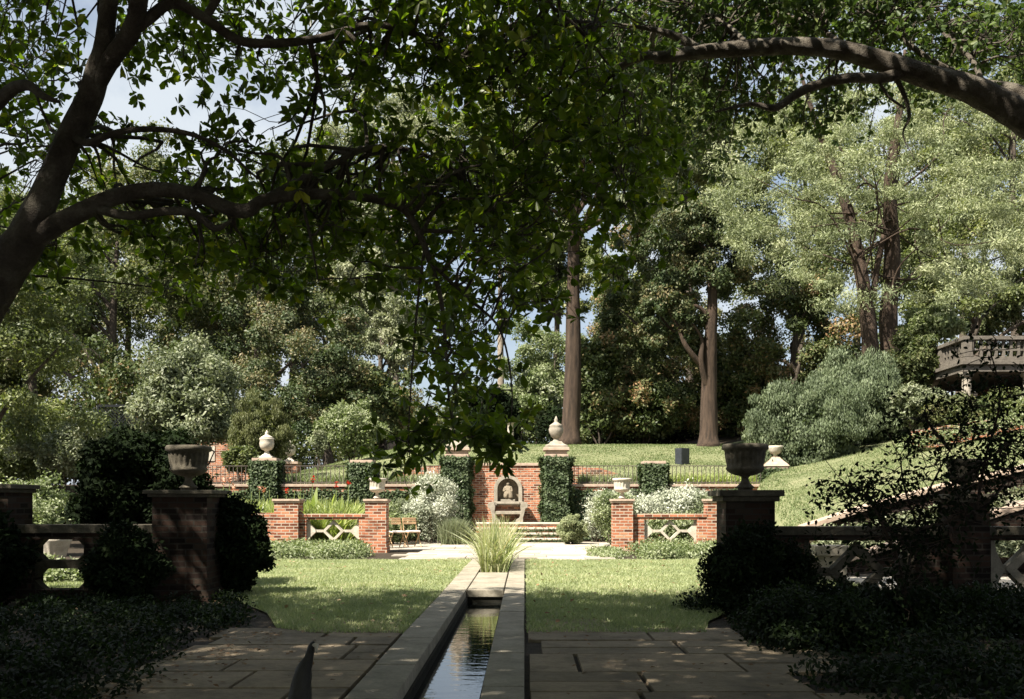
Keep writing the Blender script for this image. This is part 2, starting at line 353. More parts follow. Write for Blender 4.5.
def tree(name, label, x, y, crowns, trunk_r, mat, bark, leaf=.2, K=34, per=700, cr=.28, lean=(0, 0), group=None, nl=12, cat='tree', sq=.8, asp=.55, low=-.6, trunk_h=None, inner=.45, z0=None, droop=.3, shell=.55):
    z0 = h1(x, y)-.15 if z0 is None else z0
    t = thing(name, label, cat, (x, y, z0), group)
    lf = LF(); allC = []
    for (cx, cy, cz, rx, ry, rz) in crowns:
        C, rr = crown_clumps((cx, cy, cz), (rx, ry, rz), K, cr*(rx+ry+rz)/3, low, inner)
        clump_leaves(lf, C, rr, int(per*1.5), leaf*.8, asp, sq, droop, shell); allC.append(C)
    allC = np.concatenate(allC); top = np.array(crowns[0][:3], float)
    mb = MB()
    tip = np.array([top[0]+lean[0], top[1]+lean[1], top[2]+.35*crowns[0][5]])
    base = np.array([x, y, z0])
    ax = spline([base, base+(tip-base)*.3+rng.normal(0, .12, 3), base+(tip-base)*.65+rng.normal(0, .2, 3), tip], 7)
    rad = trunk_r*(1-.8*np.linspace(0, 1, len(ax))**1.2); rad[0] *= 1.45; rad[1] *= 1.12
    mb.tube(ax, rad, 12, .05)
    for i in rng.choice(len(allC), min(nl, len(allC)), replace=False):
        c = allC[i]; zz = max(z0+.25*(tip[2]-z0), c[2]-abs(rng.normal(2.0, 1)) - .3*np.hypot(c[0]-x, c[1]-y))
        j = int(np.argmin(np.abs(ax[:, 2]-min(zz, tip[2])))); limb(mb, ax[j], c, rad[j]*.5, .03)
    mb.build('trunk', bark, t, smooth=True)
    lf.build('crown', mat, t)
    return t
def shrub(name, label, c, R, mat, leaf=.07, K=30, per=260, cr=.34, cat='shrub', group=None, asp=.5, low=-.15, stem=True, inner=.55, droop=0, shell=.5, z0=None, up=False):
    z0 = h1(c[0], c[1]) if z0 is None else z0
    t = thing(name, label, cat, (c[0], c[1], z0), group)
    C, rr = crown_clumps(c, R, K, cr*sum(R)/3, low, inner)
    C[:, 2] = np.maximum(C[:, 2], z0+rr*.4)
    lf = LF(); clump_leaves(lf, C, rr, per, leaf, asp, .9, droop, shell)
    if up: lf.d[0] = lf.d[0]*.5+np.array([0, 0, 1.0])
    # a fuller inside
    q = rdir(K*per//4); pp = np.array(c)+q*(.85*rng.random(len(q))[:, None]**.4)*np.array(R); pp[:, 2] = np.maximum(pp[:, 2], z0+.03)
    lf.add(pp, rdir(len(q)), rdir(len(q)), leaf*1.4, leaf*.8, tones(len(q), -.15))
    mb = MB()
    for i in range(6):
        a = rng.uniform(0, 6.28); e = np.array(c)+np.array([math.cos(a)*R[0]*.55, math.sin(a)*R[1]*.55, R[2]*.3])
        limb(mb, (c[0]+.06*math.cos(a), c[1]+.06*math.sin(a), z0-.05), e, .02+.015*R[2], .008, .05, 5, 3)
    mb.build('stem', 'bark', t, smooth=True)
    lf.build('foliage', mat, t)
    return t

# ------------------------------------------------------------ world, sun, camera
w = bpy.data.worlds.new('World'); S.world = w; w.use_nodes = True; nt = w.node_tree; nt.nodes.clear()
el = math.asin(SUN[2]); az = math.atan2(SUN[0], SUN[1])
sk = nd(nt, 'ShaderNodeTexSky', sky_type='NISHITA'); sk.sun_disc = False; sk.sun_elevation = el; sk.sun_rotation = az; sk.air_density = 1.0; sk.dust_density = 2.0
bg = nd(nt, 'ShaderNodeBackground', Strength=.05); wo = nd(nt, 'ShaderNodeOutputWorld')
tc = nd(nt, 'ShaderNodeTexCoord'); cn = nd(nt, 'ShaderNodeTexNoise', Scale=3.0, Detail=7.0, Roughness=.6); nt.links.new(tc.outputs['Generated'], cn.inputs['Vector'])
cr_ = ramp(nt, [(.33, (0, 0, 0)), (.56, (1, 1, 1))], cn.outputs[0])
cm = nd(nt, 'ShaderNodeMix', data_type='RGBA'); nt.links.new(cr_.outputs[0], cm.inputs[0]); nt.links.new(sk.outputs[0], cm.inputs[6]); cm.inputs[7].default_value = (5.0, 5.45, 5.9, 1)
nt.links.new(cm.outputs[2], bg.inputs[0]); nt.links.new(bg.outputs[0], wo.inputs[0])
sl = bpy.data.lights.new('sun', 'SUN'); sl.energy = 5.0; sl.angle = math.radians(.53); sl.color = (1, .93, .81)
so = bpy.data.objects.new('sun', sl); COL.objects.link(so); so.rotation_euler = Vector(tuple(-SUN)).to_track_quat('-Z', 'Y').to_euler(); so.location = (-20, -20, 40)
cam = bpy.data.cameras.new('camera'); cam.sensor_width = 36; cam.lens = 36*F/1024; cam.shift_x = (512-CX)/1024; cam.shift_y = (CY-349.5)/1024; cam.clip_end = 3000; cam.clip_start = .05
co = bpy.data.objects.new('camera', cam); COL.objects.link(co); co.location = (0, 0, H); co.rotation_euler = (math.radians(90), 0, 0); S.camera = co
S.view_settings.view_transform = 'Standard'; S.view_settings.look = 'None'; S.view_settings.exposure = 1.62; S.view_settings.gamma = 1
S.cycles.max_bounces = 5; S.cycles.diffuse_bounces = 3; S.cycles.glossy_bounces = 2; S.cycles.transmission_bounces = 3; S.cycles.use_denoising = True

# ------------------------------------------------------------ ground
def grid_ground():
    xs = np.unique(np.round(np.concatenate([[-900, -400, -200, -110, -70], np.arange(-45, 45.1, .5), [60, 90, 200, 400, 900], [-1.24, -1.12, -.1, -.03]]), 3))
    ys = np.unique(np.round(np.concatenate([[-300, -100, -40, -20, -8, -4, 0], np.arange(1, 36.1, .5), [15.4, 15.52, 36.2, 36.3], np.arange(36.5, 62, .5), [65, 70, 78, 90, 120, 200, 400, 900]]), 3))
    gx, gy = np.meshgrid(xs, ys); gz = height(gx, gy)
    gz = gz+.02*np.sin(gx*1.3)*np.cos(gy*.9)*(gz > .3)
    rill = (gx > -1.13) & (gx < -.09) & (gy > 1.9) & (gy < 15.45); gz = np.where(rill, -.8, gz)
    nx, ny = len(xs), len(ys); V = np.stack([gx, gy, gz], -1).reshape(-1, 3)
    i = (np.arange(ny-1)[:, None]*nx+np.arange(nx-1)[None]).ravel()
    Fq = np.stack([i, i+1, i+nx+1, i+nx], 1)
    o = npmesh('ground', V, Fq, 'soil', np.zeros(len(Fq)))
    o.data.materials.append(M['lawn_far'])
    c = V[Fq].mean(1); x, y = c[:, 0], c[:, 1]
    hb = 5.6+.17*np.clip(y-24, 0, 13)
    g = ((y > 39.8) & (y < 55) & (x < 14) & (x > -11.5)) | ((x > hb) & (y > 22.7) & (y < 38) & (x < 17)) | ((y >= 38) & (y < 47) & (x > 5.8) & (x < 15))
    o.data.polygons.foreach_set('material_index', g.astype(np.int32)); o.data.polygons.foreach_set('use_smooth', [True]*len(Fq))
    tagk(o, 'structure')
grid_ground()
def sheet(name, poly, z, mat, kind='structure'):
    mb = MB(); mb.add([(x, y, z) for x, y in poly], [tuple(range(len(poly)))]); return tagk(mb.build(name, mat), kind)
lawnL = [(-1.27, 10.45), (-1.27, 23.6), (-7.6, 23.6), (-8.3, 17), (-8, 14.3), (-4.2, 14.3), (-3.2, 12.4), (-2.7, 10.9), (-2.2, 10.45)]
lawnR = [(.02, 10.5), (1.9, 10.5), (2.1, 11.5), (3.2, 14), (5.5, 15), (5.5, 23.6), (.02, 23.6)]
sheet('lawn', lawnL[::-1], .024, 'lawn'); sheet('lawn', lawnR, .024, 'lawn')
def inpoly(x, y, poly):
    r = np.zeros(len(x), bool); n = len(poly)
    for i in range(n):
        x0, y0 = poly[i]; x1, y1 = poly[(i+1) % n]
        c = ((y0 > y) != (y1 > y)) & (x < (x1-x0)*(y-y0)/(y1-y0+1e-12)+x0); r ^= c
    return r
def grass(name, label, poly, n, hgt, wid, zf=None, thin=None, mat='grassb'):
    xs = [p[0] for p in poly]; ys = [p[1] for p in poly]
    x = rng.uniform(min(xs), max(xs), n); y = rng.uniform(min(ys), max(ys), n); k = inpoly(x, y, poly)
    if thin is not None: k &= thin(x, y)
    x = x[k]; y = y[k]; z = np.full(len(x), .02) if zf is None else zf(x, y)
    patch = .5+.5*np.sin(x*2.1+np.sin(y*1.7)*2)*np.cos(y*1.3+x)
    L = hgt*rng.uniform(.5, 1.3, len(x))*(.7+.5*patch)
    o = blades(name, np.stack([x, y, z], 1), rng.normal(0, .55, (len(x), 2)), L, wid, mat, bend=.5, seg=2, tn=tones(len(x), .38*(patch-.5)))
    tagk(o, 'stuff'); tag(o, label, 'grass')
grass('grass', 'short grass of the lawn left of the narrow pool', lawnL, 190000, .06, .011)
grass('grass', 'short grass of the lawn right of the narrow pool', lawnR, 130000, .06, .011)
hillp = [(6.1, 22.9), (17, 22.9), (16.5, 38), (15, 46), (8.6, 37)]
grass('grass', 'mown grass on the slope rising to the right', hillp, 90000, .07, .02, lambda x, y: height(x, y)-.01, mat='grassfar')
upp = [(-11, 41), (14, 41), (14, 54), (-11, 54)]
grass('grass', 'mown grass on the terrace above the brick wall', upp, 70000, .07, .03, lambda x, y: height(x, y)-.01, mat='grassfar')

# ------------------------------------------------------------ paving
def slabs(name, x0, x1, y0, y1, z, mat, keep, wmin=.5, wmax=1.2, dmin=.45, dmax=.85, gap=.012, th=.05, wild=.0, clip=False):
    mb = MB(); tn = []; y = y0
    while y < y1:
        d = random.uniform(dmin, dmax); x = x0-random.uniform(0, wmax)
        while x < x1:
            ww = random.uniform(wmin, wmax)
            if clip:
                if x < x0 and x+ww > x0+.15: ww = x+ww-x0; x = x0
                if x+ww > x1: ww = x1-x
                if x < x0 or ww < .06: x += max(ww, .06); continue
            if keep(x, x+ww, y, y+d):
                a = [random.uniform(-wild, wild) for _ in range(4)]; zz = z+random.uniform(-.004, .004)
                split = random.random() < .25 and d > .6
                parts = [(y, y+d)] if not split else [(y, y+d*.48), (y+d*.48, y+d)]
                for (ya, yb) in parts:
                    mb.box(x+gap/2+abs(a[0]), x+ww-gap/2-abs(a[1]), ya+gap/2+abs(a[2]), yb-gap/2-abs(a[3]), z-th, zz+random.uniform(-.003, .003), .006)
                    tn += [random.random()]*6
            x += ww
        y += d
    return tagk(mb.build(name, mat, tone=tn), 'structure')
slabs('paving', -4.2, -1.275, 1.0, 10.4, .03, 'flag', lambda a, b, c, d: a > -4.0+.12*(c-7), wild=.02, clip=True, wmin=.7, wmax=1.6, dmin=.5, dmax=1.0)
slabs('paving', .015, 3.2, 1.0, 10.4, .03, 'flag', lambda a, b, c, d: b < 3.1-.12*(c-7), wild=.02, clip=True, wmin=.7, wmax=1.6, dmin=.5, dmax=1.0)
mb = MB(); mb.box(-2.2, -1.42, 10.48, 11.6, -.02, .034, .006); mb.box(.22, .95, 10.48, 11.65, -.02, .034, .006)
tagk(mb.build('paving', 'flag', tone=[.9]*6+[.75]*6), 'structure')
mb = MB(); mb.box(-1.24-.0, -1.24+.001, 0, 0.001, -.5, -.499)
slabs('patio', -7.2, 5.2, 24.0, 34.2, .03, 'patio', lambda a, b, c, d: (c > 27.9 or (a > -3.75 and b < 2.35)) and a > -6.4 and b < 4.6 and not (b > -1.3 and a < .1 and c < 24.3), .7, 1.6, .6, 1.1)

# narrow pool
mb = MB(); ZC = .05
def cop(x0, x1, ya, yb, L):
    y = ya
    while y < yb-.05:
        e = min(y+L*random.uniform(.85, 1.15), yb)
        if yb-e < .5: e = yb
        mb.box(x0+random.uniform(0, .006), x1-random.uniform(0, .004), y+.005, e-.005, -.06, ZC+random.uniform(-.004, .003), .007); y = e
cop(-1.26, -.9, 2.0, 23.7, 1.7); cop(-.32, 0, 2.0, 23.7, 1.7)
mb.box(-.895, -.325, 15.35, 19.2, -.06, ZC-.001, .007); mb.box(-.895, -.325, 23.25, 23.7, -.06, ZC, .007)
tagk(mb.build('pool_coping', 'coping', bevel=.008), 'structure')
mb = MB(); mb.box(-1.0, -.88, 1.9, 15.5, -.7, -.062); mb.box(-.34, -.22, 1.9, 15.5, -.7, -.062); mb.box(-.88, -.34, 15.38, 15.5, -.7, -.062)
tagk(mb.build('pool_side', 'poolside'), 'structure')
sheet('water', [(-.9, 1.9), (-.32, 1.9), (-.32, 15.4), (-.9, 15.4)], -.15, 'water')

# ------------------------------------------------------------ stone pieces
def pier(name, label, px0, px1, D, ztop, z0, mat='brick', capm='cap', depth=None, ov=.05, ch=.11, group='brick garden piers', parent_y=None, capz=None):
    x0, x1 = X(px0, D), X(px1, D); dp = depth or (x1-x0)
    t = thing(name, label, 'pier', ((x0+x1)/2, D+dp/2, z0), group)
    mb = MB(); mb.box(x0, x1, D, D+dp, z0-.05, ztop-ch); mb.build('shaft', mat, t)
    mb = MB(); mb.box(x0-.035, x1+.035, D-.035, D+dp+.035, z0-.05, z0+.16, .008); mb.build('plinth', mat, t)
    mb = MB(); mb.box(x0-ov*.5, x1+ov*.5, D-ov*.5, D+dp+ov*.5, ztop-ch, ztop-ch*.55); mb.box(x0-ov, x1+ov, D-ov, D+dp+ov, ztop-ch*.55, ztop, .004)
    mb.build('cap', capm, t, bevel=.008)
    return t, ((x0+x1)/2, D+dp/2)
def urn(name, label, c, s, mat='pale', open_=True, group=None, flutes=22, wide=1.0):
    t = thing(name, label, 'urn', c, group)
    k = s; W = wide
    mb = MB(); mb.lathe(c, [(.135*k*W, 0), (.135*k*W, .05*k)], 4, square=True)
    mb.lathe(c, [(.20*k*W, .05*k), (.20*k*W, .075*k), (.16*k*W, .10*k), (.10*k*W, .17*k), (.075*k*W, .25*k), (.085*k*W, .29*k), (.12*k*W, .31*k)], 32); mb.build('foot', mat, t, smooth=True)
    prof = [(.12, .31), (.25, .34), (.35, .39), (.40, .44), (.415, .48), (.385, .52), (.40, .62), (.425, .78), (.44, .86), (.50, .89), (.50, .96), (.475, 1.0)]
    if open_: prof += [(.42, 1.0), (.38, .93), (.2, .9)]
    mb = MB(); mb.lathe(c, [(r*k*W, z*k) for r, z in prof], 88, flute=(6, 7, flutes)); mb.build('bowl', mat, t, smooth=True)
    if open_:
        mb = MB(); mb.lathe((c[0], c[1], c[2]), [(.36*k*W, .86*k), (.36*k*W, .92*k), (.1*k, .95*k)], 24); mb.build('soil', 'soil', t)
    return t
def lidded(name, label, c, s, mat='pale', group=None):
    t = thing(name, label, 'urn', c, group)
    mb = MB(); mb.lathe(c, [(.24*s, 0), (.24*s, .05*s), (.17*s, .09*s), (.12*s, .15*s)], 4, square=True); mb.lathe(c, [(.12*s, .15*s), (.07*s, .24*s), (.09*s, .29*s)], 24); mb.build('foot', mat, t)
    mb = MB(); mb.lathe(c, [(r*s, z*s) for r, z in [(.08, .28), (.2, .34), (.255, .44), (.27, .56), (.25, .66), (.27, .70), (.27, .74)]], 28, flute=(1, 3, 14)); mb.build('body', mat, t, smooth=True)
    mb = MB(); mb.lathe(c, [(r*s, z*s) for r, z in [(.26, .74), (.2, .80), (.09, .86), (.05, .9), (.075, .94), (.04, .98), (.01, 1.04)]], 24); mb.build('lid', mat, t, smooth=True)
    return t
def finial(label, c, s):
    t = thing('finial', label, 'finial', c, 'stone finials on the tall ivy piers')
    mb = MB(); mb.lathe(c, [(.36*s, 0), (.36*s, .06*s), (.24*s, .12*s), (.17*s, .2*s)], 4, square=True); mb.lathe(c, [(.13*s, .2*s), (.08*s, .27*s), (.1*s, .3*s)], 24); mb.build('base', 'limestone', t)
    mb = MB(); mb.lathe(c, [(r*s, z*s) for r, z in [(.09, .3), (.16, .36), (.225, .5), (.235, .6), (.2, .68), (.22, .71), (.17, .75), (.09, .8), (.05, .85), (.07, .9), (.04, .95), (.01, 1.02)]], 28, flute=(2, 4, 12)); mb.build('body', 'limestone', t, smooth=True)
def tracery(x0, x1, z0, z1, y0, y1, bw, mat, parent, n=1):
    """openwork: diamond ring(s) on a middle bar whose ends fork into the corners"""
    mb = MB(); zm = (z0+z1)/2; hh = (z1-z0)/2
    W = (x1-x0)/n
    for k in range(n):
        a = x0+k*W; b = a+W; c = (a+b)/2; r = hh*.94; g = (y1-y0)*.12
        o = [(c-r, zm), (c, zm-r), (c+r, zm), (c, zm+r)]
        r2 = r-bw*1.35; i = [(c-r2, zm), (c, zm-r2), (c+r2, zm), (c, zm+r2)]
        for q in range(4):
            w_ = (q+1) % 4; mb.prism([o[q], o[w_], i[w_], i[q]], y0, y1)
        f = min(hh*.55, (W/2-r)*.45)
        mb.prism([(a+f, zm-bw/2), (c-r+bw*.2, zm-bw/2), (c-r+bw*.2, zm+bw/2), (a+f, zm+bw/2)], y0+g, y1-g)
        mb.prism([(c+r-bw*.2, zm-bw/2), (b-f, zm-bw/2), (b-f, zm+bw/2), (c+r-bw*.2, zm+bw/2)], y0+g, y1-g)
        for (e, sg) in ((a, 1), (b, -1)):
            p = [(e, z0), (e+sg*bw*.8, z0), (e+sg*bw*1.0, zm-hh*.62), (e+sg*(f+bw*.9), zm-bw*.45), (e+sg*(f+bw*.9), zm+bw*.45), (e+sg*bw*1.0, zm+hh*.62), (e+sg*bw*.8, z1), (e, z1)]
            if sg < 0: p = p[::-1]
            mb.prism(p, y0+g*.5, y1-g*.5)
    mb.build('tracery', mat, parent)
def gwall(label, x0, x1, y, th, zb, zt, ox0, ox1, oz0, oz1, mat, tmat, capmat, bw, ch=.09, n=1, z0=0, plainbar=False):
    t = thing('garden_wall', label, 'wall', ((x0+x1)/2, y+th/2, z0), 'low pierced garden walls')
    mb = MB(); mb.box(x0, x1, y, y+th, z0-.05, oz0); mb.box(x0, ox0, y, y+th, oz0, zt-ch); mb.box(ox1, x1, y, y+th, oz0, zt-ch); mb.box(ox0, ox1, y, y+th, oz1, zt-ch)
    mb.build('brickwork', mat, t)
    mb = MB(); mb.box(x0, x1, y-.03, y+th+.03, zt-ch, zt, .004); mb.build('coping', capmat, t, bevel=.006)
    if plainbar:
        mb = MB(); zm = (oz0+oz1)/2; c_ = .13; ya, yb = y+th*.25, y+th*.75
        mb.box(ox0+.002, ox1-.002, ya, yb, zm-.06, zm+.06)
        for ex, sx in ((ox0+.002, 1), (ox1-.002, -1)):
            for zz_, sz in ((oz0+.002, 1), (oz1-.002, -1), (zm+.06, 1), (zm-.06, -1)):
                p_ = [(ex, zz_), (ex+sx*c_, zz_), (ex, zz_+sz*c_)]
                if sx*sz < 0: p_ = p_[::-1]
                mb.prism(p_, ya+.004, yb-.004)
        mb.build('tracery', tmat, t)
    else: tracery(ox0+.002, ox1-.002, oz0+.002, oz1-.002, y+th*.25, y+th*.75, bw, tmat, t, n)
    return t
D1 = 27.5
for (lab, a, b, u) in (('brick pier carrying an open urn at the inner end of the left garden wall', 365, 386, 'small pale open urn on the inner pier left of the patio'),
                       ('brick pier carrying an open urn at the inner end of the right garden wall', 613, 633, 'small pale open urn on the inner pier right of the patio')):
    _, (cx, cy) = pier('brick_pier', lab, a, b, D1, Z(499, D1), 0)
    urn('urn', u, (cx, cy, Z(499, D1)), .58, 'pale', group='small urns on the sunlit garden piers', flutes=16, wide=.92)
pier('brick_pier', 'bare topped brick pier at the outer end of the sunlit left garden wall', 274, 298, D1, Z(499, D1), 0)
pier('brick_pier', 'bare topped brick pier just left of the big shaded right pier', 708, 733, D1, Z(499, D1), 0)
gwall('low sunlit brick wall with pierced stone panel left of the patio', X(298, D1)+.002, X(365, D1)-.002, D1+.15, .34, 0, Z(514, D1), X(305, D1), X(358, D1), Z(543, D1), Z(519.5, D1), 'brick', 'pale', 'brick', .07)
gwall('low sunlit brick wall with pierced stone panel right of the patio', X(633, D1)+.002, X(708, D1)-.002, D1+.15, .34, 0, Z(514, D1), X(645, D1), X(698, D1), Z(543, D1), Z(519.5, D1), 'brick', 'pale', 'brick', .07)
mb = MB(); mb.box(X(240, D1), X(274, D1)-.002, D1+.15, D1+.5, -.05, Z(513, D1)); tag(mb.build('garden_wall', 'brick'), 'plain sunlit brick wall stub left of the outer left pier', 'wall')

# near shaded piers and walls
D2 = 14.0
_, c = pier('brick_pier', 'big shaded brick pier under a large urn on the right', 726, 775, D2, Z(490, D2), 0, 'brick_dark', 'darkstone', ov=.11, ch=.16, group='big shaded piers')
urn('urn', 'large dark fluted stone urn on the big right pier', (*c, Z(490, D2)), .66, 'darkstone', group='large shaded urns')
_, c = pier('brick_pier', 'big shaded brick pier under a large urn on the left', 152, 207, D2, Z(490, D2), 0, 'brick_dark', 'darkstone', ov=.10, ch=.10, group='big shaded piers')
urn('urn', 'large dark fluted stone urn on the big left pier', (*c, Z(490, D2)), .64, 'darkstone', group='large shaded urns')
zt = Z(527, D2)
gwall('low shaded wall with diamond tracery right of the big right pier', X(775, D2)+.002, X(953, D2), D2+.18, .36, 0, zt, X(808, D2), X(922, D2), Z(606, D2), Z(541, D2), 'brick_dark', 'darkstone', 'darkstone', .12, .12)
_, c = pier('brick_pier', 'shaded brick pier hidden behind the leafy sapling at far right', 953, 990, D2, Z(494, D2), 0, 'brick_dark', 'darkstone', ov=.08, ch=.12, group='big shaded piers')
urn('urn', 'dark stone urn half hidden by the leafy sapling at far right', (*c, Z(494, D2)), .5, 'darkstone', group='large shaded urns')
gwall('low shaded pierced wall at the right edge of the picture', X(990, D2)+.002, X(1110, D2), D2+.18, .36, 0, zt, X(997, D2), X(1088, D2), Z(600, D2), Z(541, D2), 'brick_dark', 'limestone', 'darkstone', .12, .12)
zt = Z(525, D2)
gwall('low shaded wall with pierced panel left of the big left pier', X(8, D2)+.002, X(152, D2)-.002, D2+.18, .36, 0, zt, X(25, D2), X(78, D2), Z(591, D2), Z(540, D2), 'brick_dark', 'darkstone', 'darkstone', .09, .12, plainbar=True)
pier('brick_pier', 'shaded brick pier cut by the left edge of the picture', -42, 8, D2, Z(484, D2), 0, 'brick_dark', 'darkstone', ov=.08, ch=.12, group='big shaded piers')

# stairs on the right, behind the near wall
t = thing('garden_stair', 'stone garden stair with brick cheek wall climbing the right slope', 'stair', (8.3, 20.5, 0))
mb = MB(); mb.add([], [])
sx0 = X(812, 22); 
pts = [(6.2, .0), (12.6, .0), (12.6, 2.75), (11.0, Z(470, 22)), (X(940, 22), Z(489, 22)), (X(860, 22), Z(510, 22)), (6.2, Z(527, 22)-.06)]
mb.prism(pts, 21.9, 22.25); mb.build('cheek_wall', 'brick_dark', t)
cl = [(6.1, Z(530, 22)), (X(860, 22), Z(511, 22)), (X(940, 22), Z(489, 22)), (11.0, Z(470, 22)), (12.6, 2.79)]
for i in range(4):
    mb = MB(); a = np.array(cl[i]); b = np.array(cl[i+1]); mb.bar(a+(0, .04), b+(0, .04), .11, 21.82, 22.34); mb.build('coping', 'cap', t, bevel=.01)
mb = MB()
for i in range(12):
    mb.box(6.4+.42*i, 6.4+.42*i+.46, 20.2, 21.8, -.02, .08+.15*i)
mb.build('steps', 'limestone', t, bevel=.012)
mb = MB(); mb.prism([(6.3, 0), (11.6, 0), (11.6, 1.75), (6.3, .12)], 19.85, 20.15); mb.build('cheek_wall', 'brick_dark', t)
mb = MB(); mb.bar((6.2, .2), (11.6, 1.83), .11, 19.8, 20.2); mb.build('coping', 'cap', t, bevel=.01)
x0, x1 = X(815, 17.2), X(851, 17.2)
mb = MB(); mb.box(x0, x1, 17.2, 17.8, Z(556, 17.2), Z(546, 17.2), .008); mb.box(x0+.05, x1-.05, 17.25, 17.75, -.02, Z(556, 17.2)-.001)
tag(mb.build('stone_block', 'limestone', bevel=.01), 'pale stone block seen through the right tracery', 'block')
mb = MB(); tn = []
for i in range(7):
    for j in range(3): mb.box(4.9+i*.8, 5.68+i*.8, 15.5+j*1.0, 16.46+j*1.0, -.02, .02+.004*((i+j) % 3), .006); tn += [random.random()]*6
tagk(mb.build('landing', 'patio', tone=tn), 'structure')

# ------------------------------------------------------------ terrace wall
DW = 36.0; WX0, WX1 = X(470, DW), X(543, DW); ZB = Z(523, DW); ZT = Z(463, DW)
t = thing('niche_wall', 'high red brick wall panel with an arched stone niche', 'wall', ((WX0+WX1)/2, DW, ZB))
ncx = X(508, DW); nr_ = .40; nz0 = Z(501.5, DW); nz1 = Z(489, DW)
N = 14
arc = [(ncx+nr_*math.cos(math.pi*i/N), nz1+nr_*math.sin(math.pi*i/N)) for i in range(N+1)]     # right to left over the top
mb = MB()
mb.box(WX0, WX1, DW, DW+.45, ZB-.7, nz0); mb.box(WX0, ncx-nr_, DW, DW+.45, nz0, ZT-.1); mb.box(ncx+nr_, WX1, DW, DW+.45, nz0, ZT-.1)
mb.prism([(ncx-nr_, ZT-.1)]+arc[::-1]+[(ncx+nr_, ZT-.1)], DW, DW+.45)
mb.build('brickwork', 'brick', t)
mb = MB(); mb.box(ncx-nr_+.001, ncx+nr_-.001, DW+.24, DW+.3, nz0+.001, nz1+nr_-.02); mb.build('niche_back', 'relief', t)
mb = MB(); mb.box(WX0, WX1, DW-.05, DW+.5, ZT-.1, ZT); mb.build('coping', 'cap', t, bevel=.01)
mb = MB(); ro = nr_+.11
for i in range(N):
    a0, a1 = math.pi*i/N, math.pi*(i+1)/N
    q = lambda r, a: (ncx+r*math.cos(a), nz1+r*math.sin(a))
    mb.prism([q(nr_-.02, a0), q(ro, a0), q(ro, a1), q(nr_-.02, a1)], DW-.06, DW+.3)
mb.box(ncx-ro, ncx-nr_+.02, DW-.06, DW+.3, nz0, nz1); mb.box(ncx+nr_-.02, ncx+ro, DW-.06, DW+.3, nz0, nz1)
mb.build('niche_frame', 'limestone', t)
mb = MB(); mb.box(ncx-ro-.06, ncx+ro+.06, DW-.18, DW+.38, nz0-.14, nz0); mb.box(ncx-.42, ncx+.42, DW-.26, DW-.181, nz0-.09, nz0-.02); mb.build('sill', 'limestone', t, bevel=.012)
# statue
c = (ncx, DW+.06, nz0)
t = thing('statue', 'weathered stone figure seated in the arched niche', 'statue', c)
mb = MB(); mb.box(c[0]-.26, c[0]+.26, c[1]-.16, c[1]+.2, c[2], c[2]+.08); mb.build('pedestal', 'limestone', t, bevel=.01)
me = bpy.data.meshes.new('figure')
sv = [(0, 0, .3), (0, -.01, .42), (0, 0, .52), (0, -.01, .575), (0, -.02, .63), (.11, -.01, .5), (.15, -.09, .36), (.05, -.14, .33), (-.11, 0, .5), (-.16, -.07, .36), (-.07, -.14, .42), (.09, -.13, .28), (.10, -.15, .10), (-.08, -.13, .27), (-.09, -.15, .10), (0, -.02, .68)]
se = [(0, 1), (1, 2), (2, 3), (3, 4), (4, 15), (2, 5), (5, 6), (6, 7), (2, 8), (8, 9), (9, 10), (0, 11), (11, 12), (0, 13), (13, 14)]
sr = [.15, .12, .11, .04, .07, .055, .045, .035, .055, .045, .035, .095, .085, .095, .085, .055]
me.from_pydata([(c[0]+a, c[1]+b, c[2]+d) for a, b, d in sv], se, []); me.materials.append(M['relief'])
fo = link('figure', me, t); sm = fo.modifiers.new('skin', 'SKIN'); 
if not me.skin_vertices: me.attributes  # layer is made by the modifier
bpy.context.view_layer.objects.active = fo
if not me.skin_vertices: bpy.ops.mesh.customdata_skin_add()
for i, r in enumerate(sr): me.skin_vertices[0].data[i].radius = (r, r)
me.skin_vertices[0].data[0].use_root = True
fo.modifiers.new('sub', 'SUBSURF').render_levels = 2
# stone bench in front of the niche
bx0, bx1 = X(489, DW), X(527, DW); by0, by1 = DW-.55, DW-.1; bz = ZB
t = thing('stone_bench', 'stone bench with scrolled ends below the niche', 'bench', ((bx0+bx1)/2, (by0+by1)/2, bz))
mb = MB(); mb.box(bx0+.12, bx1-.12, by0, by1, Z(513, DW)-.04, Z(512, DW)+.04); mb.build('seat', 'limestone', t, bevel=.015)
for sx, e in ((1, bx0), (-1, bx1)):
    mb = MB(); zt = Z(503, DW)
    p = [(e+sx*.14, bz), (e+sx*.42, bz), (e+sx*.40, bz+.12), (e+sx*.27, bz+.2), (e+sx*.22, bz+.4), (e+sx*.24, zt-.1), (e+sx*.2, zt), (e+sx*.05, zt+.03), (e-sx*.04, zt-.06), (e-sx*.02, zt-.16), (e+sx*.06, zt-.2), (e+sx*.09, bz+.38), (e+sx*.14, bz+.2)]
    if sx < 0: p = p[::-1]
    mb.prism(p, by0-.03, by1); mb.build('armrest', 'limestone', t, bevel=.01)
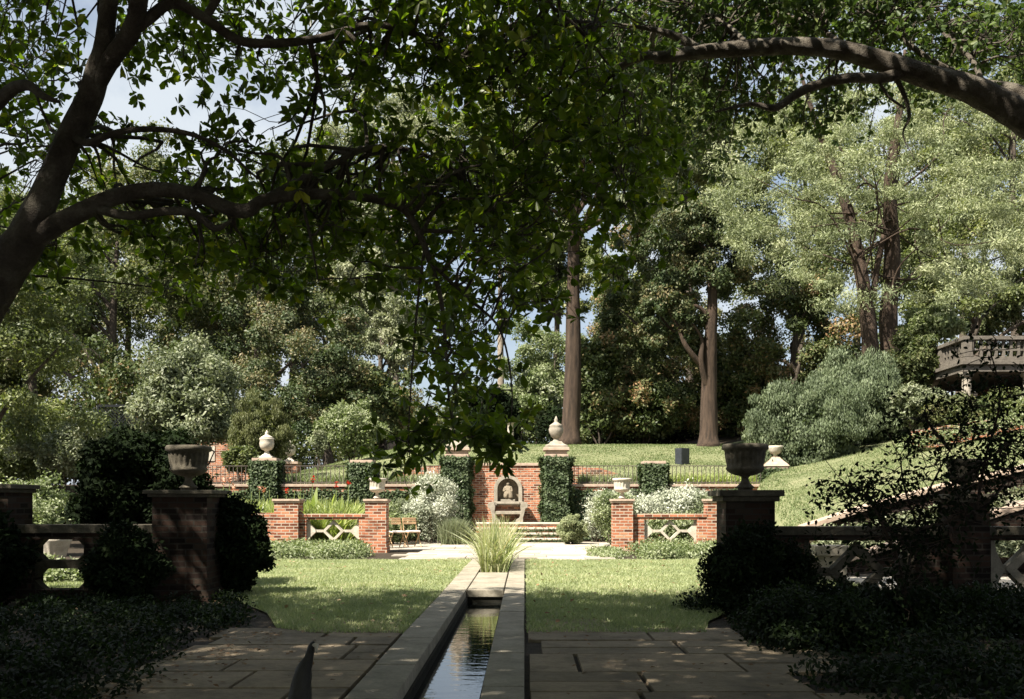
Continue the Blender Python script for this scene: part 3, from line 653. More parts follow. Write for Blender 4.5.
# tall piers
for side, a, b in (('left', 445, 468), ('right', 545, 568)):
    DD = DW-.45; x0, x1 = X(a, DD), X(b, DD); zt = Z(457, DD)
    t = thing('tall_pier', f'tall ivy covered pier on the {side} of the niche wall', 'pier', ((x0+x1)/2, DD+.4, 0), 'tall ivy piers')
    mb = MB(); mb.box(x0+.04, x1-.04, DD+.04, DD+.84, -.05, zt); mb.build('shaft', 'brick', t)
    mb = MB(); mb.box(x0-.02, x1+.02, DD-.02, DD+.88, zt, zt+.1); mb.box(x0+.03, x1-.03, DD+.03, DD+.83, zt+.1, zt+.24); mb.box(x0-.06, x1+.06, DD-.06, DD+.92, zt+.24, zt+.35, .01); mb.build('cap', 'cap', t, bevel=.012)
    finial(f'stone urn finial topping the {side} tall ivy pier', ((x0+x1)/2, DD+.43, zt+.35), 1.12)
    lf = LF(); n = 5200
    u = rng.random(n); zz = rng.uniform(.5 if side == 'right' else .35, zt+.02, n)
    for (px_, py_, nx_, ny_) in ((x0+(x1-x0)*u, np.full(n, DD), 0, -1), (np.full(n, x0), DD+.88*u, -1, 0), (np.full(n, x1), DD+.88*u, 1, 0)):
        p = np.stack([px_, py_, zz], 1)+np.array([nx_, ny_, 0])*rng.random((n, 1))*(.13+.07*np.sin(zz*4.3+u*7)+.05*np.sin(zz*11+u*3))[:, None]
        lf.add(p, rdir(n)+np.array([0, 0, -.6]), unit(np.array([nx_, ny_, .4])+.6*rdir(n)), .085*rng.uniform(.7, 1.3, n), .075, tones(n, .15*np.sin(zz*4+u*5)))
    tag(lf.build('ivy', 'ivy'), f'dense ivy clothing the {side} tall pier', 'ivy', 'ivy on the terrace walls')

def retaining(label, a, b, ivy_lab, zcop=Z(484, DW)):
    x0, x1 = X(a, DW), X(b, DW)
    t = thing('terrace_wall', label, 'wall', ((x0+x1)/2, DW+.2, 0), 'terrace retaining walls')
    mb = MB(); mb.box(x0, x1, DW, DW+.4, -.05, zcop-.1); mb.build('brickwork', 'brick', t)
    mb = MB(); mb.box(x0, x1, DW-.06, DW+.46, zcop-.1, zcop); mb.build('coping', 'cap', t, bevel=.01)
    n = int((x1-x0)*zcop*1200); lf = LF(); x = rng.uniform(x0, x1, n); z = rng.uniform(.05, zcop-.06, n)
    edge = zcop-.12-.15*np.abs(np.sin(x*1.7))*.5-.05*np.abs(np.sin(x*4.1)); k = z < edge; x, z = x[k], z[k]; n = len(x)
    p = np.stack([x, np.full(n, DW)-rng.random(n)*.12*(.7+.4*np.sin(x*3+z*4)), z], 1)
    lf.add(p, rdir(n)+np.array([0, 0, -.6]), unit(np.array([0, -1, .4])+.6*rdir(n)), .09*rng.uniform(.7, 1.3, n), .08, tones(n, .12*np.sin(x*2.3)))
    tag(lf.build('ivy', 'ivy'), ivy_lab, 'ivy', 'ivy on the terrace walls')
retaining('terrace retaining wall left of the tall piers', 190, 445, 'dark ivy over the retaining wall left of the niche')
retaining('terrace retaining wall right of the tall piers', 568, 800, 'dark ivy over the retaining wall right of the niche')
def short_pier(label, ivl, a, b, ytop, D=DW-.1):
    x0, x1 = X(a, D), X(b, D); zt = Z(ytop, D)
    t = thing('ivy_pier', label, 'pier', ((x0+x1)/2, D+.4, 0), 'short ivy piers on the terrace wall')
    mb = MB(); mb.box(x0+.03, x1-.03, D-.02, D+.7, -.05, zt-.1); mb.build('shaft', 'brick', t)
    mb = MB(); mb.box(x0, x1, D-.06, D+.75, zt-.1, zt, .006); mb.build('cap', 'cap', t, bevel=.01)
    lf = LF(); n = 2600; u = rng.random(n); zz = rng.uniform(Z(505, D), zt-.1, n)
    for (px_, py_, nx_, ny_) in ((x0+(x1-x0)*u, np.full(n, D-.04), 0, -1), (np.full(n, x0), D+.7*u, -1, 0), (np.full(n, x1), D+.7*u, 1, 0)):
        p = np.stack([px_, py_, zz], 1)+np.array([nx_, ny_, 0])*rng.random((n, 1))*.12
        lf.add(p, rdir(n)+np.array([0, 0, -.6]), unit(np.array([nx_, ny_, .4])+.6*rdir(n)), .09*rng.uniform(.7, 1.3, n), .08, tones(n))
    tag(lf.build('ivy', 'ivy'), ivl, 'ivy', 'ivy on the terrace walls')
    return (x0+x1)/2, D+.33, zt
c1 = short_pier('short terrace pier under the nearer white lidded urn', 'ivy on the short pier under the nearer lidded urn', 252, 277, 458)
short_pier('short flat topped terrace pier left of the niche', 'ivy on the flat topped pier left of the niche', 350, 373, 460)
short_pier('short flat topped terrace pier right of the niche', 'ivy on the flat topped pier right of the niche', 643, 666, 461)
c4 = short_pier('short terrace pier at the right end of the railing', 'ivy on the pier at the right end of the railing', 767, 788, 466)
lidded('lidded_urn', 'taller white lidded urn on its ivy pier', c1, .98, group='white lidded urns')
mb = MB(); D = 43; xa, xb = X(279, D), X(297, D); zt = Z(461.5, D); mb.box(xa, xb, D, D+.7, h1(-10, 43)-.3, zt-.1); t = thing('brick_pier', 'brick pier under the farther white lidded urn', 'pier', ((xa+xb)/2, D+.35, h1(-10, 43))); mb.build('shaft', 'brick', t)
mb = MB(); mb.box(xa-.04, xb+.04, D-.04, D+.74, zt-.1, zt); mb.build('cap', 'cap', t)
lidded('lidded_urn', 'smaller white lidded urn beyond the railing', ((xa+xb)/2, D+.35, zt), .9, group='white lidded urns')
t = thing('terrace_urn', 'small shallow urn on a stepped base at the right railing end', 'urn', c4)
mb = MB(); k = c4; mb.lathe(k, [(.42, 0), (.36, .08), (.22, .22), (.12, .34)], 4, square=True); mb.build('base', 'cap', t)
mb = MB(); mb.lathe(k, [(.09, .34), (.08, .42), (.18, .47), (.25, .56), (.27, .66), (.30, .72), (.27, .74), (.2, .7)], 28); mb.build('bowl', 'pale', t, smooth=True)

# iron railings
def railing(label, a, b, D=DW+.2):
    x0, x1 = X(a, D), X(b, D); z0 = Z(484, DW); z1 = Z(465.5, D)
    t = thing('iron_railing', label, 'railing', ((x0+x1)/2, D, z0), 'iron railings on the terrace wall')
    mb = MB(); mb.box(x0, x1, D-.025, D+.025, z1-.03, z1); mb.build('top_rail', 'iron', t)
    mb = MB(); mb.box(x0, x1, D-.015, D+.015, z0+.05, z0+.08); mb.build('bottom_rail', 'iron', t)
    n = int((x1-x0)/.148); me = None
    for i in range(n):
        x = x0+(i+.5)*(x1-x0)/n
        if me is None:
            mb = MB(); mb.box(-.011, .011, D-.011, D+.011, z0+.002, z1-.031); me = mb.build('baluster', 'iron', t); me.location.x += x
        else:
            o = me.copy(); COL.objects.link(o); o.location.x = x-t.location.x
railing('iron railing between the tall pier and the flat topped right pier', 568, 643)
railing('iron railing ending at the right terrace urn', 666, 767)
railing('iron railing between the flat topped left pier and the tall pier', 373, 445)
railing('iron railing between the white urn pier and the flat topped left pier', 277, 350)
railing('iron railing left of the white urn pier', 198, 252)

# steps up to the niche platform
t = thing('niche_steps', 'low stone steps rising to the niche platform', 'steps', (-.4, 34.5, 0))
zs = [0.0, .17, .34, .51, .68]
for i in range(4):
    mb = MB(); y = 33.9+.38*i; mb.box(X(478, DW)+.0, X(566, DW)-.05*i, y, 36.0-.002 if i == 3 else y+.38, zs[i]-.02, zs[i+1]-.06); mb.build('riser', 'brick', t)
    mb = MB(); mb.box(X(478, DW)-.03, X(566, DW)+.03-.05*i, y-.04, 35.98 if i == 3 else y+.36, zs[i+1]-.06, zs[i+1]); mb.build('tread', 'pale', t, bevel=.01)
mb = MB(); mb.box(X(522, 31), X(566, 31), 31, 32.0, .0, Z(546, 31)+.02); tag(mb.build('stone_slab', 'pale', bevel=.02), 'low pale stone slab lying on the patio', 'slab')
lf = LF(); n = 1500; x = rng.uniform(X(512, 34), X(566, 34), n); s_ = rng.integers(0, 3, n)
p = np.stack([x, 33.88+.38*s_+.0, .05+.17*s_+rng.random(n)*.1], 1); lf.add(p, rdir(n), unit(np.array([0, -1, .5])+.5*rdir(n)), .06, .05, tones(n)); tag(lf.build('creeper', 'ivy'), 'low creeper growing along the niche steps', 'plant')

# brick cheek ramps behind the railing and far boundary brick
def rampwall(label, pts, D):
    mb = MB(); mb.prism(pts, D, D+.3); tag(mb.build('brick_cheek_wall', 'brick'), label, 'wall')
rampwall('curving brick wall behind the railing right of the niche', [(X(568, 38), 1.9), (X(640, 38), 1.9), (X(625, 38), Z(476, 38)), (X(600, 38), Z(468, 38)), (X(568, 38), Z(466, 38))], 38)
rampwall('curving brick wall behind the railing left of the niche', [(X(385, 38), 1.9), (X(446, 38), 1.9), (X(446, 38), Z(464, 38)), (X(415, 38), Z(468, 38)), (X(395, 38), Z(474, 38))], 38)
D = 46; t = thing('boundary_wall', 'old brick boundary wall with a pale stone tablet at left', 'wall', (X(215, D), D, 2))
mb = MB(); mb.box(X(120, D), X(262, D), D, D+.4, 1.8, Z(441, D)); mb.build('brickwork', 'brick', t)
mb = MB(); mb.box(X(120, D), X(262, D), D-.04, D+.44, Z(441, D), Z(440, D)+.03); mb.build('coping', 'cap', t)
mb = MB(); mb.box(X(203, D), X(215, D), D-.03, D-.002, Z(461, D), Z(446, D)); mb.build('tablet', 'pale', t)
lidded('wall_finial', 'small white knob on the brick boundary wall', (X(193, D), D+.2, Z(440, D)+.03), .4)
D = 50
t = thing('trellis_fence', 'dark diamond trellis fence behind the left shrubs', 'fence', (X(170, D), D, 2))
fx0, fx1, fz0, fz1 = X(98, D), X(246, D), Z(440, D), Z(407, D)
mb = MB(); n = 44; hh = fz1-fz0
for i in range(-12, n):
    a = fx0+i*(fx1-fx0)/n*1.0
    for s_ in (1, -1):
        xa, xb = (a, a+hh) if s_ > 0 else (a+hh, a)
        za, zb = fz0, fz1
        if min(xa, xb) < fx0 or max(xa, xb) > fx1: continue
        mb.bar((xa, za), (xb, zb), .035, D+(.0 if s_ > 0 else .022), D+(.02 if s_ > 0 else .042))
mb.build('lattice', 'trellis', t)
mb = MB(); mb.box(fx0, fx1, D-.03, D+.07, fz1, fz1+.12); mb.build('rail', 'trellis', t)
for i in range(5):
    mb = MB(); x = fx0+i*(fx1-fx0)/4; mb.box(x-.05, x+.05, D+.045, D+.14, 1.8, fz1+.05); mb.build('post', 'trellis', t)

# dark box on the upper lawn, sundial pillar, small finials
D = 42.5; x0, x1 = X(680, D), X(691, D); zb = h1(x0, D)-.05
t = thing('garden_speaker', 'dark grey upright box standing on the upper lawn', 'box', ((x0+x1)/2, D, zb))
mb = MB(); mb.box(x0, x1, D, D+.4, zb, Z(448, D)); o = mb.build('case', 'darkmetal', t, bevel=.01)
mb = MB(); mb.box(x0+.04, x1-.04, D-.008, D-.001, zb+.08, Z(448, D)-.05); mb.build('front_panel', 'darkmetal', t); t.rotation_euler.z = .6
D = 53; c = (X(510.5, D), D, h1(X(510.5, D), D)-.05); hz = Z(421, D)-c[2]
t = thing('pedestal', 'pale stone pillar with flat top beyond the upper lawn', 'pedestal', c)
mb = MB(); mb.lathe(c, [(.26, 0), (.26, .12), (.16, .18), (.17, hz*.5), (.16, hz-.14), (.24, hz-.08)], 20, flute=(2, 4, 10)); mb.build('shaft', 'pale', t, smooth=True)
mb = MB(); mb.lathe(c, [(.28, hz-.08), (.28, hz)], 20); mb.build('top', 'pale', t)
mb = MB(); mb.add([(c[0]-.15, c[1]-.01, c[2]+hz), (c[0]+.12, c[1]-.01, c[2]+hz), (c[0]+.12, c[1]-.01, c[2]+hz+.2), (c[0]-.15, c[1]+.01, c[2]+hz), (c[0]+.12, c[1]+.01, c[2]+hz), (c[0]+.12, c[1]+.01, c[2]+hz+.2)], [(0, 1, 2), (5, 4, 3), (0, 3, 4, 1), (1, 4, 5, 2), (2, 5, 3, 0)]); mb.build('gnomon', 'iron', t)

# folding chairs
def chair(label, x, y, rz):
    t = bpy.data.objects.new('folding_chair', None); COL.objects.link(t); tag(t, label, 'chair', 'wooden folding chairs on the patio')
    def part(name, mb, mat):
        me = mb.build(name, mat, None, bevel=.004); me.parent = t; return me
    for s_ in (-.21, .21):
        mb = MB(); mb.tube([(s_, .27, .88), (s_, .18, .5), (s_, -.22, 0)], [.019, .019, .017], 6); part('leg', mb, 'wood')
        mb = MB(); mb.tube([(s_*.86, -.17, .46), (s_*.86, .04, .23), (s_*.86, .26, 0)], [.018]*3, 6); part('leg', mb, 'wood')
    mb = MB()
    for k in range(2): mb.box(-.2, .2, .235-k*.04, .255-k*.04, .83-k*.14, .89-k*.14)
    mb.box(-.2, .2, .225, .245, .77, .82); part('backrest', mb, 'wood')
    mb = MB()
    for k in range(6): mb.box(-.2, .2, -.2+k*.065, -.145+k*.065, .44, .458)
    part('seat', mb, 'wood')
    mb = MB(); mb.box(-.19, .19, -.2, .17, .459, .5); part('cushion', mb, 'cushion')
    mb = MB(); mb.tube([(-.19, .22, .06), (.19, .22, .06)], [.012, .012], 6); part('stretcher', mb, 'wood')
    t.location = (x, y, .03); t.rotation_euler = (0, 0, rz); return t
chair('wooden folding chair with white cushion next to the brick pier', X(396, 30), 30.2, math.radians(28))
chair('wooden folding chair with white cushion farther from the brick pier', X(410, 30), 30.6, math.radians(28))

# fluted pot seen through the left wall
D = 23; c = (X(55, D), D, 0)
t = thing('fluted_pot', 'white fluted pot seen through the left shaded wall', 'pot', c)
mb = MB(); mb.lathe(c, [(.22, 0), (.22, .08), (.14, .14), (.14, Z(563, D))], 24); mb.build('foot', 'pale', t)
mb = MB(); mb.lathe(c, [(.16, Z(563, D)), (.24, Z(555, D)), (.28, Z(548, D)), (.36, Z(541, D)), (.38, Z(538, D)), (.3, Z(538, D))], 60, flute=(0, 2, 12)); mb.build('bowl', 'pale', t, smooth=True)

# slanting dark figure at bottom edge
mb = MB(); D = 5.0
q = [P(292, 840, D), P(297, 740, D), P(300, 695, D), P(303, 672, D), P(309, 657, D), P(312, 646, D), P(315, 643, D)]
t = thing('bronze_spout', 'slim dark weathered spout rising at the bottom edge of the picture', 'spout', (q[0][0], D, 0))
mb.tube(spline([np.array([q[0][0], D, 0])]+q, 4), np.interp(np.linspace(0, 7, 29), range(8), [.09, .07, .065, .055, .042, .022, .017, .012]), 14, .06); mb.build('neck', 'bronze', t, smooth=True)
mb = MB(); mb.tube([P(313, 645, D), P(316.5, 645, D-.02), P(316.5, 653, D-.02)], [.012, .013, .004], 10); mb.build('tip', 'pale', t, smooth=True)
# loggia at right
D = 40; zt = Z(336, D); xc = X(965, D)
t = thing('loggia', 'stone loggia with balustraded roof terrace on the right hill', 'building', (xc+3, D+2, 5))
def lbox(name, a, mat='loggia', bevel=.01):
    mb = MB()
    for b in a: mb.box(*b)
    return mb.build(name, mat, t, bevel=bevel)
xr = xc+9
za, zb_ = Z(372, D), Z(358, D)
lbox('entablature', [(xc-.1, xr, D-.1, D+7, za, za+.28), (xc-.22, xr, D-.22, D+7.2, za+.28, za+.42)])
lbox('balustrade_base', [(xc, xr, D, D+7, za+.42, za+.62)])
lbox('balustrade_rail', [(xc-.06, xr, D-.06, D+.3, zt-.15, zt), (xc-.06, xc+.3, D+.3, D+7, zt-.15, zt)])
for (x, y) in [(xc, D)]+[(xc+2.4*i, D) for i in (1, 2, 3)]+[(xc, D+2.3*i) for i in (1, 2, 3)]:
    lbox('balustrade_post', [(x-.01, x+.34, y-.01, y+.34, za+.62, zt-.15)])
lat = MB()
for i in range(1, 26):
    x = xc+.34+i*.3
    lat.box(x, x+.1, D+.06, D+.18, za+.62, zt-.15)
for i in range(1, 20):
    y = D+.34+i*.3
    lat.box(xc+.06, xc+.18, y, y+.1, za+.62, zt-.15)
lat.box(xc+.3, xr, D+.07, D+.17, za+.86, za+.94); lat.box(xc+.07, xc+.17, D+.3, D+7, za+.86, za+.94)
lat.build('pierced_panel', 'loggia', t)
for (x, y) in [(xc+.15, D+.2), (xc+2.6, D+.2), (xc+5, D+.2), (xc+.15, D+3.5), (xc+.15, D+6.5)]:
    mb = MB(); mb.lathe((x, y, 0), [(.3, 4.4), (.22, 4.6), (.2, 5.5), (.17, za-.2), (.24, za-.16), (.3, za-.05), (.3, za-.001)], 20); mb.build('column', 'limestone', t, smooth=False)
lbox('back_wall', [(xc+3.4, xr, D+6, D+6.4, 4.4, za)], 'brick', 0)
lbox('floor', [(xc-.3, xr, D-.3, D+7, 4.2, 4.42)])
mb = MB(); D = 33; mb.prism([(X(915, D), 3.2), (X(1040, D), 3.2), (X(1040, D), Z(417, D)), (X(985, D), Z(420, D)), (X(915, D), Z(430, D))], D, D+.35)
tag(mb.build('brick_retaining_wall', 'brick'), 'low brick retaining wall below the loggia on the hill', 'wall')

# ------------------------------------------------------------ planting
def lay(name, label, cat, pts, R, mat, n, leaf, asp=.55, group=None, kind=None, up=.0):
    """low leafy mat made of small mounds"""
    lf = LF(); C = np.array(pts, float)
    k = rng.integers(0, len(C), n); d = rdir(n); d[:, 2] = np.abs(d[:, 2])
    p = C[k]+d*(.5+.5*rng.random((n, 1)))*np.array(R); lf.add(p, rdir(n)+np.array([0, 0, up]), unit(d+.7*rdir(n)+np.array([0, 0, .6])), leaf*rng.uniform(.6, 1.4, n), leaf*asp, tones(n, rng.normal(0, .15, len(C))[k]))
    o = lf.build(name, mat); tag(o, label, cat, group)
    if kind: tagk(o, kind)
    return o
def scatter(x0, x1, y0, y1, n, z=0.0): return [(rng.uniform(x0, x1), rng.uniform(y0, y1), z+h1(0, 5)) for _ in range(n)]
lay('ground_cover', 'pale variegated ground cover before the left sunlit wall', 'ground cover', scatter(X(262, 26), X(362, 26), 24.3, 27.2, 80), (.42, .35, .42), 'limeleaf', 14000, .08, kind='stuff')
lay('ground_cover', 'pale variegated ground cover before the right sunlit wall', 'ground cover', scatter(X(636, 26), X(735, 26), 24.2, 27.2, 80), (.42, .35, .42), 'limeleaf', 14000, .08, kind='stuff')
lay('ground_cover', 'low pale plants spilling onto the patio by the right urn pier', 'ground cover', scatter(X(592, 27), X(614, 27), 24.6, 28.5, 22), (.35, .35, .2), 'limeleaf', 3500, .07, kind='stuff')
shrub('white_shrub', 'airy white flowering shrub left of the right urn pier', (X(613, 31), 31, .85), (.5, .6, .9), 'limeleaf', .07, 26, 260)
shrub('white_shrub', 'low silvery plant beside the clipped ball', (X(598, 34.2), 34.2, .6), (.5, .5, .6), 'white', .07, 18, 220)
shrub('white_flower_bed', 'tall white flowering plants behind the right pierced wall', (X(668, 31.5), 31.5, 1.05), (2.1, .9, .75), 'white', .08, 40, 320, cat='plant')
shrub('white_flower_bed', 'pale green plants seen through the right tracery', (X(670, 29.3), 29.3, .5), (1.3, .5, .5), 'limeleaf', .08, 24, 240, cat='plant')
shrub('white_flower_bed', 'pale plants against the big right pier', (X(712, 30.5), 30.5, 1.0), (.9, .8, .6), 'shrubpale', .08, 24, 240, cat='plant')
shrub('green_shrub', 'pale green plants seen through the left sunlit tracery', (X(330, 29.5), 29.5, .45), (1.5, .5, .5), 'limeleaf', .08, 24, 260)
shrub('clipped_ball', 'clipped round box ball right of the niche steps', (X(571.5, 32.6), 32.6, .5), (.43, .43, .45), 'feather', .05, 70, 260, cr=.22, inner=.9, low=-.9)
shrub('silver_shrub', 'tall silvery white shrub left of the niche wall', (X(432, 33.5), 33.5, 1.05), (.78, .7, 1.15), 'white', .07, 36, 300)
shrub('silver_shrub', 'mixed grey green shrub behind the folding chairs', (X(404, 34), 34, .6), (.8, .6, .7), 'shrubpale', .08, 26, 260)
shrub('pale_bush', 'cream flowering bush just behind the folding chairs', (X(392, 32.5), 32.5, .55), (.6, .5, .6), 'limeleaf', .08, 24, 240)
n = 1500; bs = np.stack([X(454, 32.5)+rng.normal(0, .15, n), 32.5+rng.normal(0, .15, n), np.full(n, .02)], 1)
tag(blades('rosemary', bs, rng.normal(0, .35, (n, 2)), rng.uniform(.45, .95, n), .03, 'shrubpale', bend=.3), 'upright bright green clump left of the niche steps', 'plant')
# iris / tall grass clump in the planter
n = 900; bs = np.stack([rng.uniform(-.86, -.36, n), rng.uniform(19.4, 23.1, n), np.full(n, .0)], 1)
a = rng.uniform(0, 6.28, n); mag = np.abs(rng.normal(0, .52, n))
tag(blades('iris_clump', bs, np.stack([np.cos(a)*mag, np.sin(a)*mag], 1), rng.uniform(.55, 1.22, n), .03, 'iris', bend=.75, seg=5), 'tall arching yellow green iris clump at the end of the pool', 'plant')
tagk(sheet('planter_soil', [(-.895, 19.2), (-.325, 19.2), (-.325, 23.25), (-.895, 23.25)], .02, 'soil'), 'structure')
# canna border at left
def canna(i, x, y, hh):
    n = 34; bs = np.stack([x+rng.normal(0, .15, n), y+rng.normal(0, .12, n), np.full(n, 0.0)+rng.uniform(0, .35, n)*hh], 1)
    a = rng.uniform(0, 6.28, n); m = np.abs(rng.normal(.35, .2, n))
    t = thing('canna', CL[i], 'plant', (x, y, 0), 'cannas in the left border')
    blades('leaves', bs, np.stack([np.cos(a)*m, np.sin(a)*m], 1), rng.uniform(.4, .65, n)*hh, rng.uniform(.2, .36, n), 'canna', t, bend=.5, seg=5)
    fm = CF[i]
    mb = MB(); mb.tube([(x, y, 0), (x+.02, y, hh*.6), (x+.05, y, hh*1.08)], [.018, .014, .008], 5); mb.build('stem', 'canna', t, tone=[.4]*len(mb.f))
    if fm:
        mb = MB()
        for k in range(16):
            d = rdir(1)[0]; d[2] = abs(d[2])*.8; u = unit(np.cross(d, [.2, .1, 1.])); b = np.array([x+.05, y, hh*1.06+rng.uniform(-.1, .08)])
            mb.add([b, b+d*.06+u*.04, b+d*.11, b+d*.06-u*.04], [(0, 1, 2, 3)])
        mb.build('flower', fm, t)
CL = []; CF = []; spots = []
pxs = [222, 232, 243, 250, 258, 268, 276, 285, 293, 302, 311, 320, 330, 338, 347, 228, 262, 299, 335]
for i, q in enumerate(pxs):
    D = 29.2+(i % 3)*.9+(1.2 if i > 14 else 0); f_ = ['petalpeach', 'petalpeach', None, None, 'petalpeach', None, None, 'petalred', None, None, 'petalred', None, None, None, 'petalred', 'petalpeach', 'petalpeach', None, 'petalred'][i]
    CF.append(f_); spots.append((X(q, D), D))
    col = {None: 'flowerless', 'petalpeach': 'peach flowered', 'petalred': 'red flowered'}[f_]
    where = 'left of the outer pier' if q < 272 else ('over the outer pier' if q < 300 else 'above the pierced wall')
    k_ = sum(1 for w_ in CL if col in w_ and where in w_)
    CL.append(f'{["", "second ", "third ", "fourth ", "fifth ", "sixth "][k_]}{col} broad leaved canna {where}, counting from the left')
for i, (x, y) in enumerate(spots): canna(i, x, y, rng.uniform(1.55, 2.05) if CF[i] else rng.uniform(1.35, 1.75))
n = 9000; bs = np.stack([rng.uniform(X(215, 30), X(352, 30), n), rng.uniform(28.6, 32.5, n), np.zeros(n)], 1)
o = blades('border_plants', bs, rng.normal(0, .4, (n, 2)), rng.uniform(.7, 1.6, n), .09, 'canna', bend=.5, seg=4); tag(o, 'mass of light green leaves between the cannas in the left border', 'plants'); tagk(o, 'stuff')
# lilies behind the railings
for lab, a, b, m_, n in (('fresh green strap leaves behind the right railing', 650, 770, 'canna', 3000), ('pale strap leaves behind the railing right of the niche', 580, 645, 'limeleaf', 1300), ('pale strap leaves behind the railing left of the niche', 285, 445, 'limeleaf', 3200)):
    bs = np.stack([rng.uniform(X(a, 37.5), X(b, 37.5), n), rng.uniform(36.8, 38.2, n), np.full(n, 1.98)], 1)
    o = blades('border_plants', bs, rng.normal(0, .45, (n, 2)), rng.uniform(.3, .62, n), .05, m_, bend=.6, seg=3); tag(o, lab, 'plants'); tagk(o, 'stuff')

# dark shaded evergreens near the walls
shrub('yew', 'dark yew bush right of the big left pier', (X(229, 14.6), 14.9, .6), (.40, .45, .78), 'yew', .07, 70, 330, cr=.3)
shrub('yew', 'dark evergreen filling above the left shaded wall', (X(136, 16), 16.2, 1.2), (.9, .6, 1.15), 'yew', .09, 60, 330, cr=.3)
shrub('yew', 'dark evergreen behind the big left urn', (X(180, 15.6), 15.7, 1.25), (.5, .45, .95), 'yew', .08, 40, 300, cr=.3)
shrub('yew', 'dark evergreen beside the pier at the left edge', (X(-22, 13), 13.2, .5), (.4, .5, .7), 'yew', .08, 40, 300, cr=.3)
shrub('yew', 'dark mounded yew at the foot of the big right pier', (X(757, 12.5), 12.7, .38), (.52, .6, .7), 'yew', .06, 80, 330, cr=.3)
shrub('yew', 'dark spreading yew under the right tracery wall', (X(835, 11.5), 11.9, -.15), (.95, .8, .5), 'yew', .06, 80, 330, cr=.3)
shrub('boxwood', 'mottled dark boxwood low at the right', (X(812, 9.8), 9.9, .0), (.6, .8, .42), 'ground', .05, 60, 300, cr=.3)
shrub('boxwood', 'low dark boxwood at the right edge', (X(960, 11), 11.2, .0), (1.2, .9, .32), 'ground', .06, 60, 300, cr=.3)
C = [(x, y, 0) for x, y in zip(rng.uniform(-6.5, -2.6, 170), rng.uniform(5.5, 13.7, 170)) if x < -2.6-.12*(y-7)-.25]
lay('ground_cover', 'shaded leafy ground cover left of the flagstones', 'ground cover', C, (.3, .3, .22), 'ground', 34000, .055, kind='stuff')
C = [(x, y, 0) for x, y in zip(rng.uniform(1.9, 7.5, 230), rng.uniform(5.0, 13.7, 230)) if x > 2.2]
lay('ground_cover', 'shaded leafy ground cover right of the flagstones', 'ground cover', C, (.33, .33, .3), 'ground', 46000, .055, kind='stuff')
n = 500; x = np.concatenate([rng.uniform(-3.2, 2.6, 300), rng.normal(-2.75, .25, 200)]); y = np.concatenate([rng.uniform(4, 12, 300), rng.uniform(6, 10.5, 200)]); k = (x < -1.26) | (x > 0); x, y = x[k], y[k]; n = len(x)
lf = LF(); lf.add(np.stack([x, y, np.full(n, .042)], 1), rdir(n)*np.array([1, 1, .15]), np.array([0, 0, 1.])+.35*rdir(n), .055, .035, tones(n)); o = lf.build('leaf_litter', 'litter'); tag(o, 'fallen brown leaves scattered on the flagstones', 'leaves'); tagk(o, 'stuff')
# shrubs seen through the left wall
shrub('lit_bush', 'sunlit yellow green bush behind the left pierced wall', (X(48, 17.3), 17.3, .0), (.75, .5, .3), 'limeleaf', .08, 40, 260)
shrub('lit_bush', 'tall sunlit shrub behind the top of the left wall', (X(25, 26), 26, .8), (1.3, .8, 1.1), 'limeleaf', .09, 40, 260)
lay('ground_cover', 'sunlit leafy planting between the two stair copings', 'ground cover', [(x, 21.4, max(.1, .21*(x-6.1)-.05)) for x in np.linspace(6.4, 12, 60)], (.35, .45, .85), 'shrubpale', 34000, .08, kind='stuff')
lay('ground_cover', 'leafy planting at the foot of the stair seen through the right tracery', 'ground cover', [(x, 19.4, .1+.08*(x-6)) for x in np.linspace(7.6, 12, 40)], (.35, .3, .5), 'shrubpale', 12000, .07, kind='stuff')
n = 260; x = rng.uniform(-6, 5, n); y = rng.uniform(11, 23, n); k = (x < -1.3) | (x > .05); x, y = x[k], y[k]; n = len(x)
lf = LF(); lf.add(np.stack([x, y, np.full(n, .075)], 1), rdir(n)*np.array([1, 1, .3]), np.array([0, 0, 1.])+.5*rdir(n), .08, .05, tones(n, .2)); o = lf.build('leaf_litter', 'litter'); tag(o, 'fallen brown leaves scattered over the near lawns', 'leaves'); tagk(o, 'stuff')
# leafy sapling in front of the right wall
def sapling():
    D = 11.0; t = thing('leafy_sapling', 'spindly dark leaved sapling before the right shaded wall', 'sapling', (X(900, D), D, 0))
    mb = MB(); tips = []
    st = [[(905, 640), (905, 590), (912, 550), (925, 500), (950, 450), (975, 400)], [(905, 600), (898, 560), (880, 520), (868, 495)], [(908, 575), (920, 540), (905, 490), (900, 455)],
          [(912, 550), (890, 530), (868, 500), (848, 485)], [(925, 500), (960, 480), (1000, 450), (1030, 430)], [(915, 530), (950, 520), (990, 500), (1015, 470)], [(950, 450), (930, 425), (925, 410)], [(975, 520), (985, 460), (1000, 400), (990, 350)]]
    for s_ in st:
        p = spline([P(a, b, D+rng.normal(0, .15)) for a, b in s_], 5); mb.tube(p, np.linspace(.022, .006, len(p)), 6)
        for q in p[4::1]: tips.append(q)
    lf = LF(); tips = np.array(tips)
    C = []
    for q in tips[rng.integers(0, len(tips), 430)]:
        e = q+rng.normal(0, 1, 3)*np.array([.3, .3, .2]); C.append(e)
        limb(mb, q, e, .006, .003, .0, 4, 2)
    C = np.array(C); per = 9; k = np.repeat(np.arange(len(C)), per); n = len(k)
    p = C[k]+rng.normal(0, .055, (n, 3)); lf.add(p, rdir(n)+np.array([0, 0, -.1]), rdir(n)+np.array([0, 0, .8]), .065*rng.uniform(.7, 1.3, n), .034, tones(n))
    mb.build('stem', 'barkred', t, smooth=True); lf.build('foliage', 'yew', t, 'leaf')
sapling()

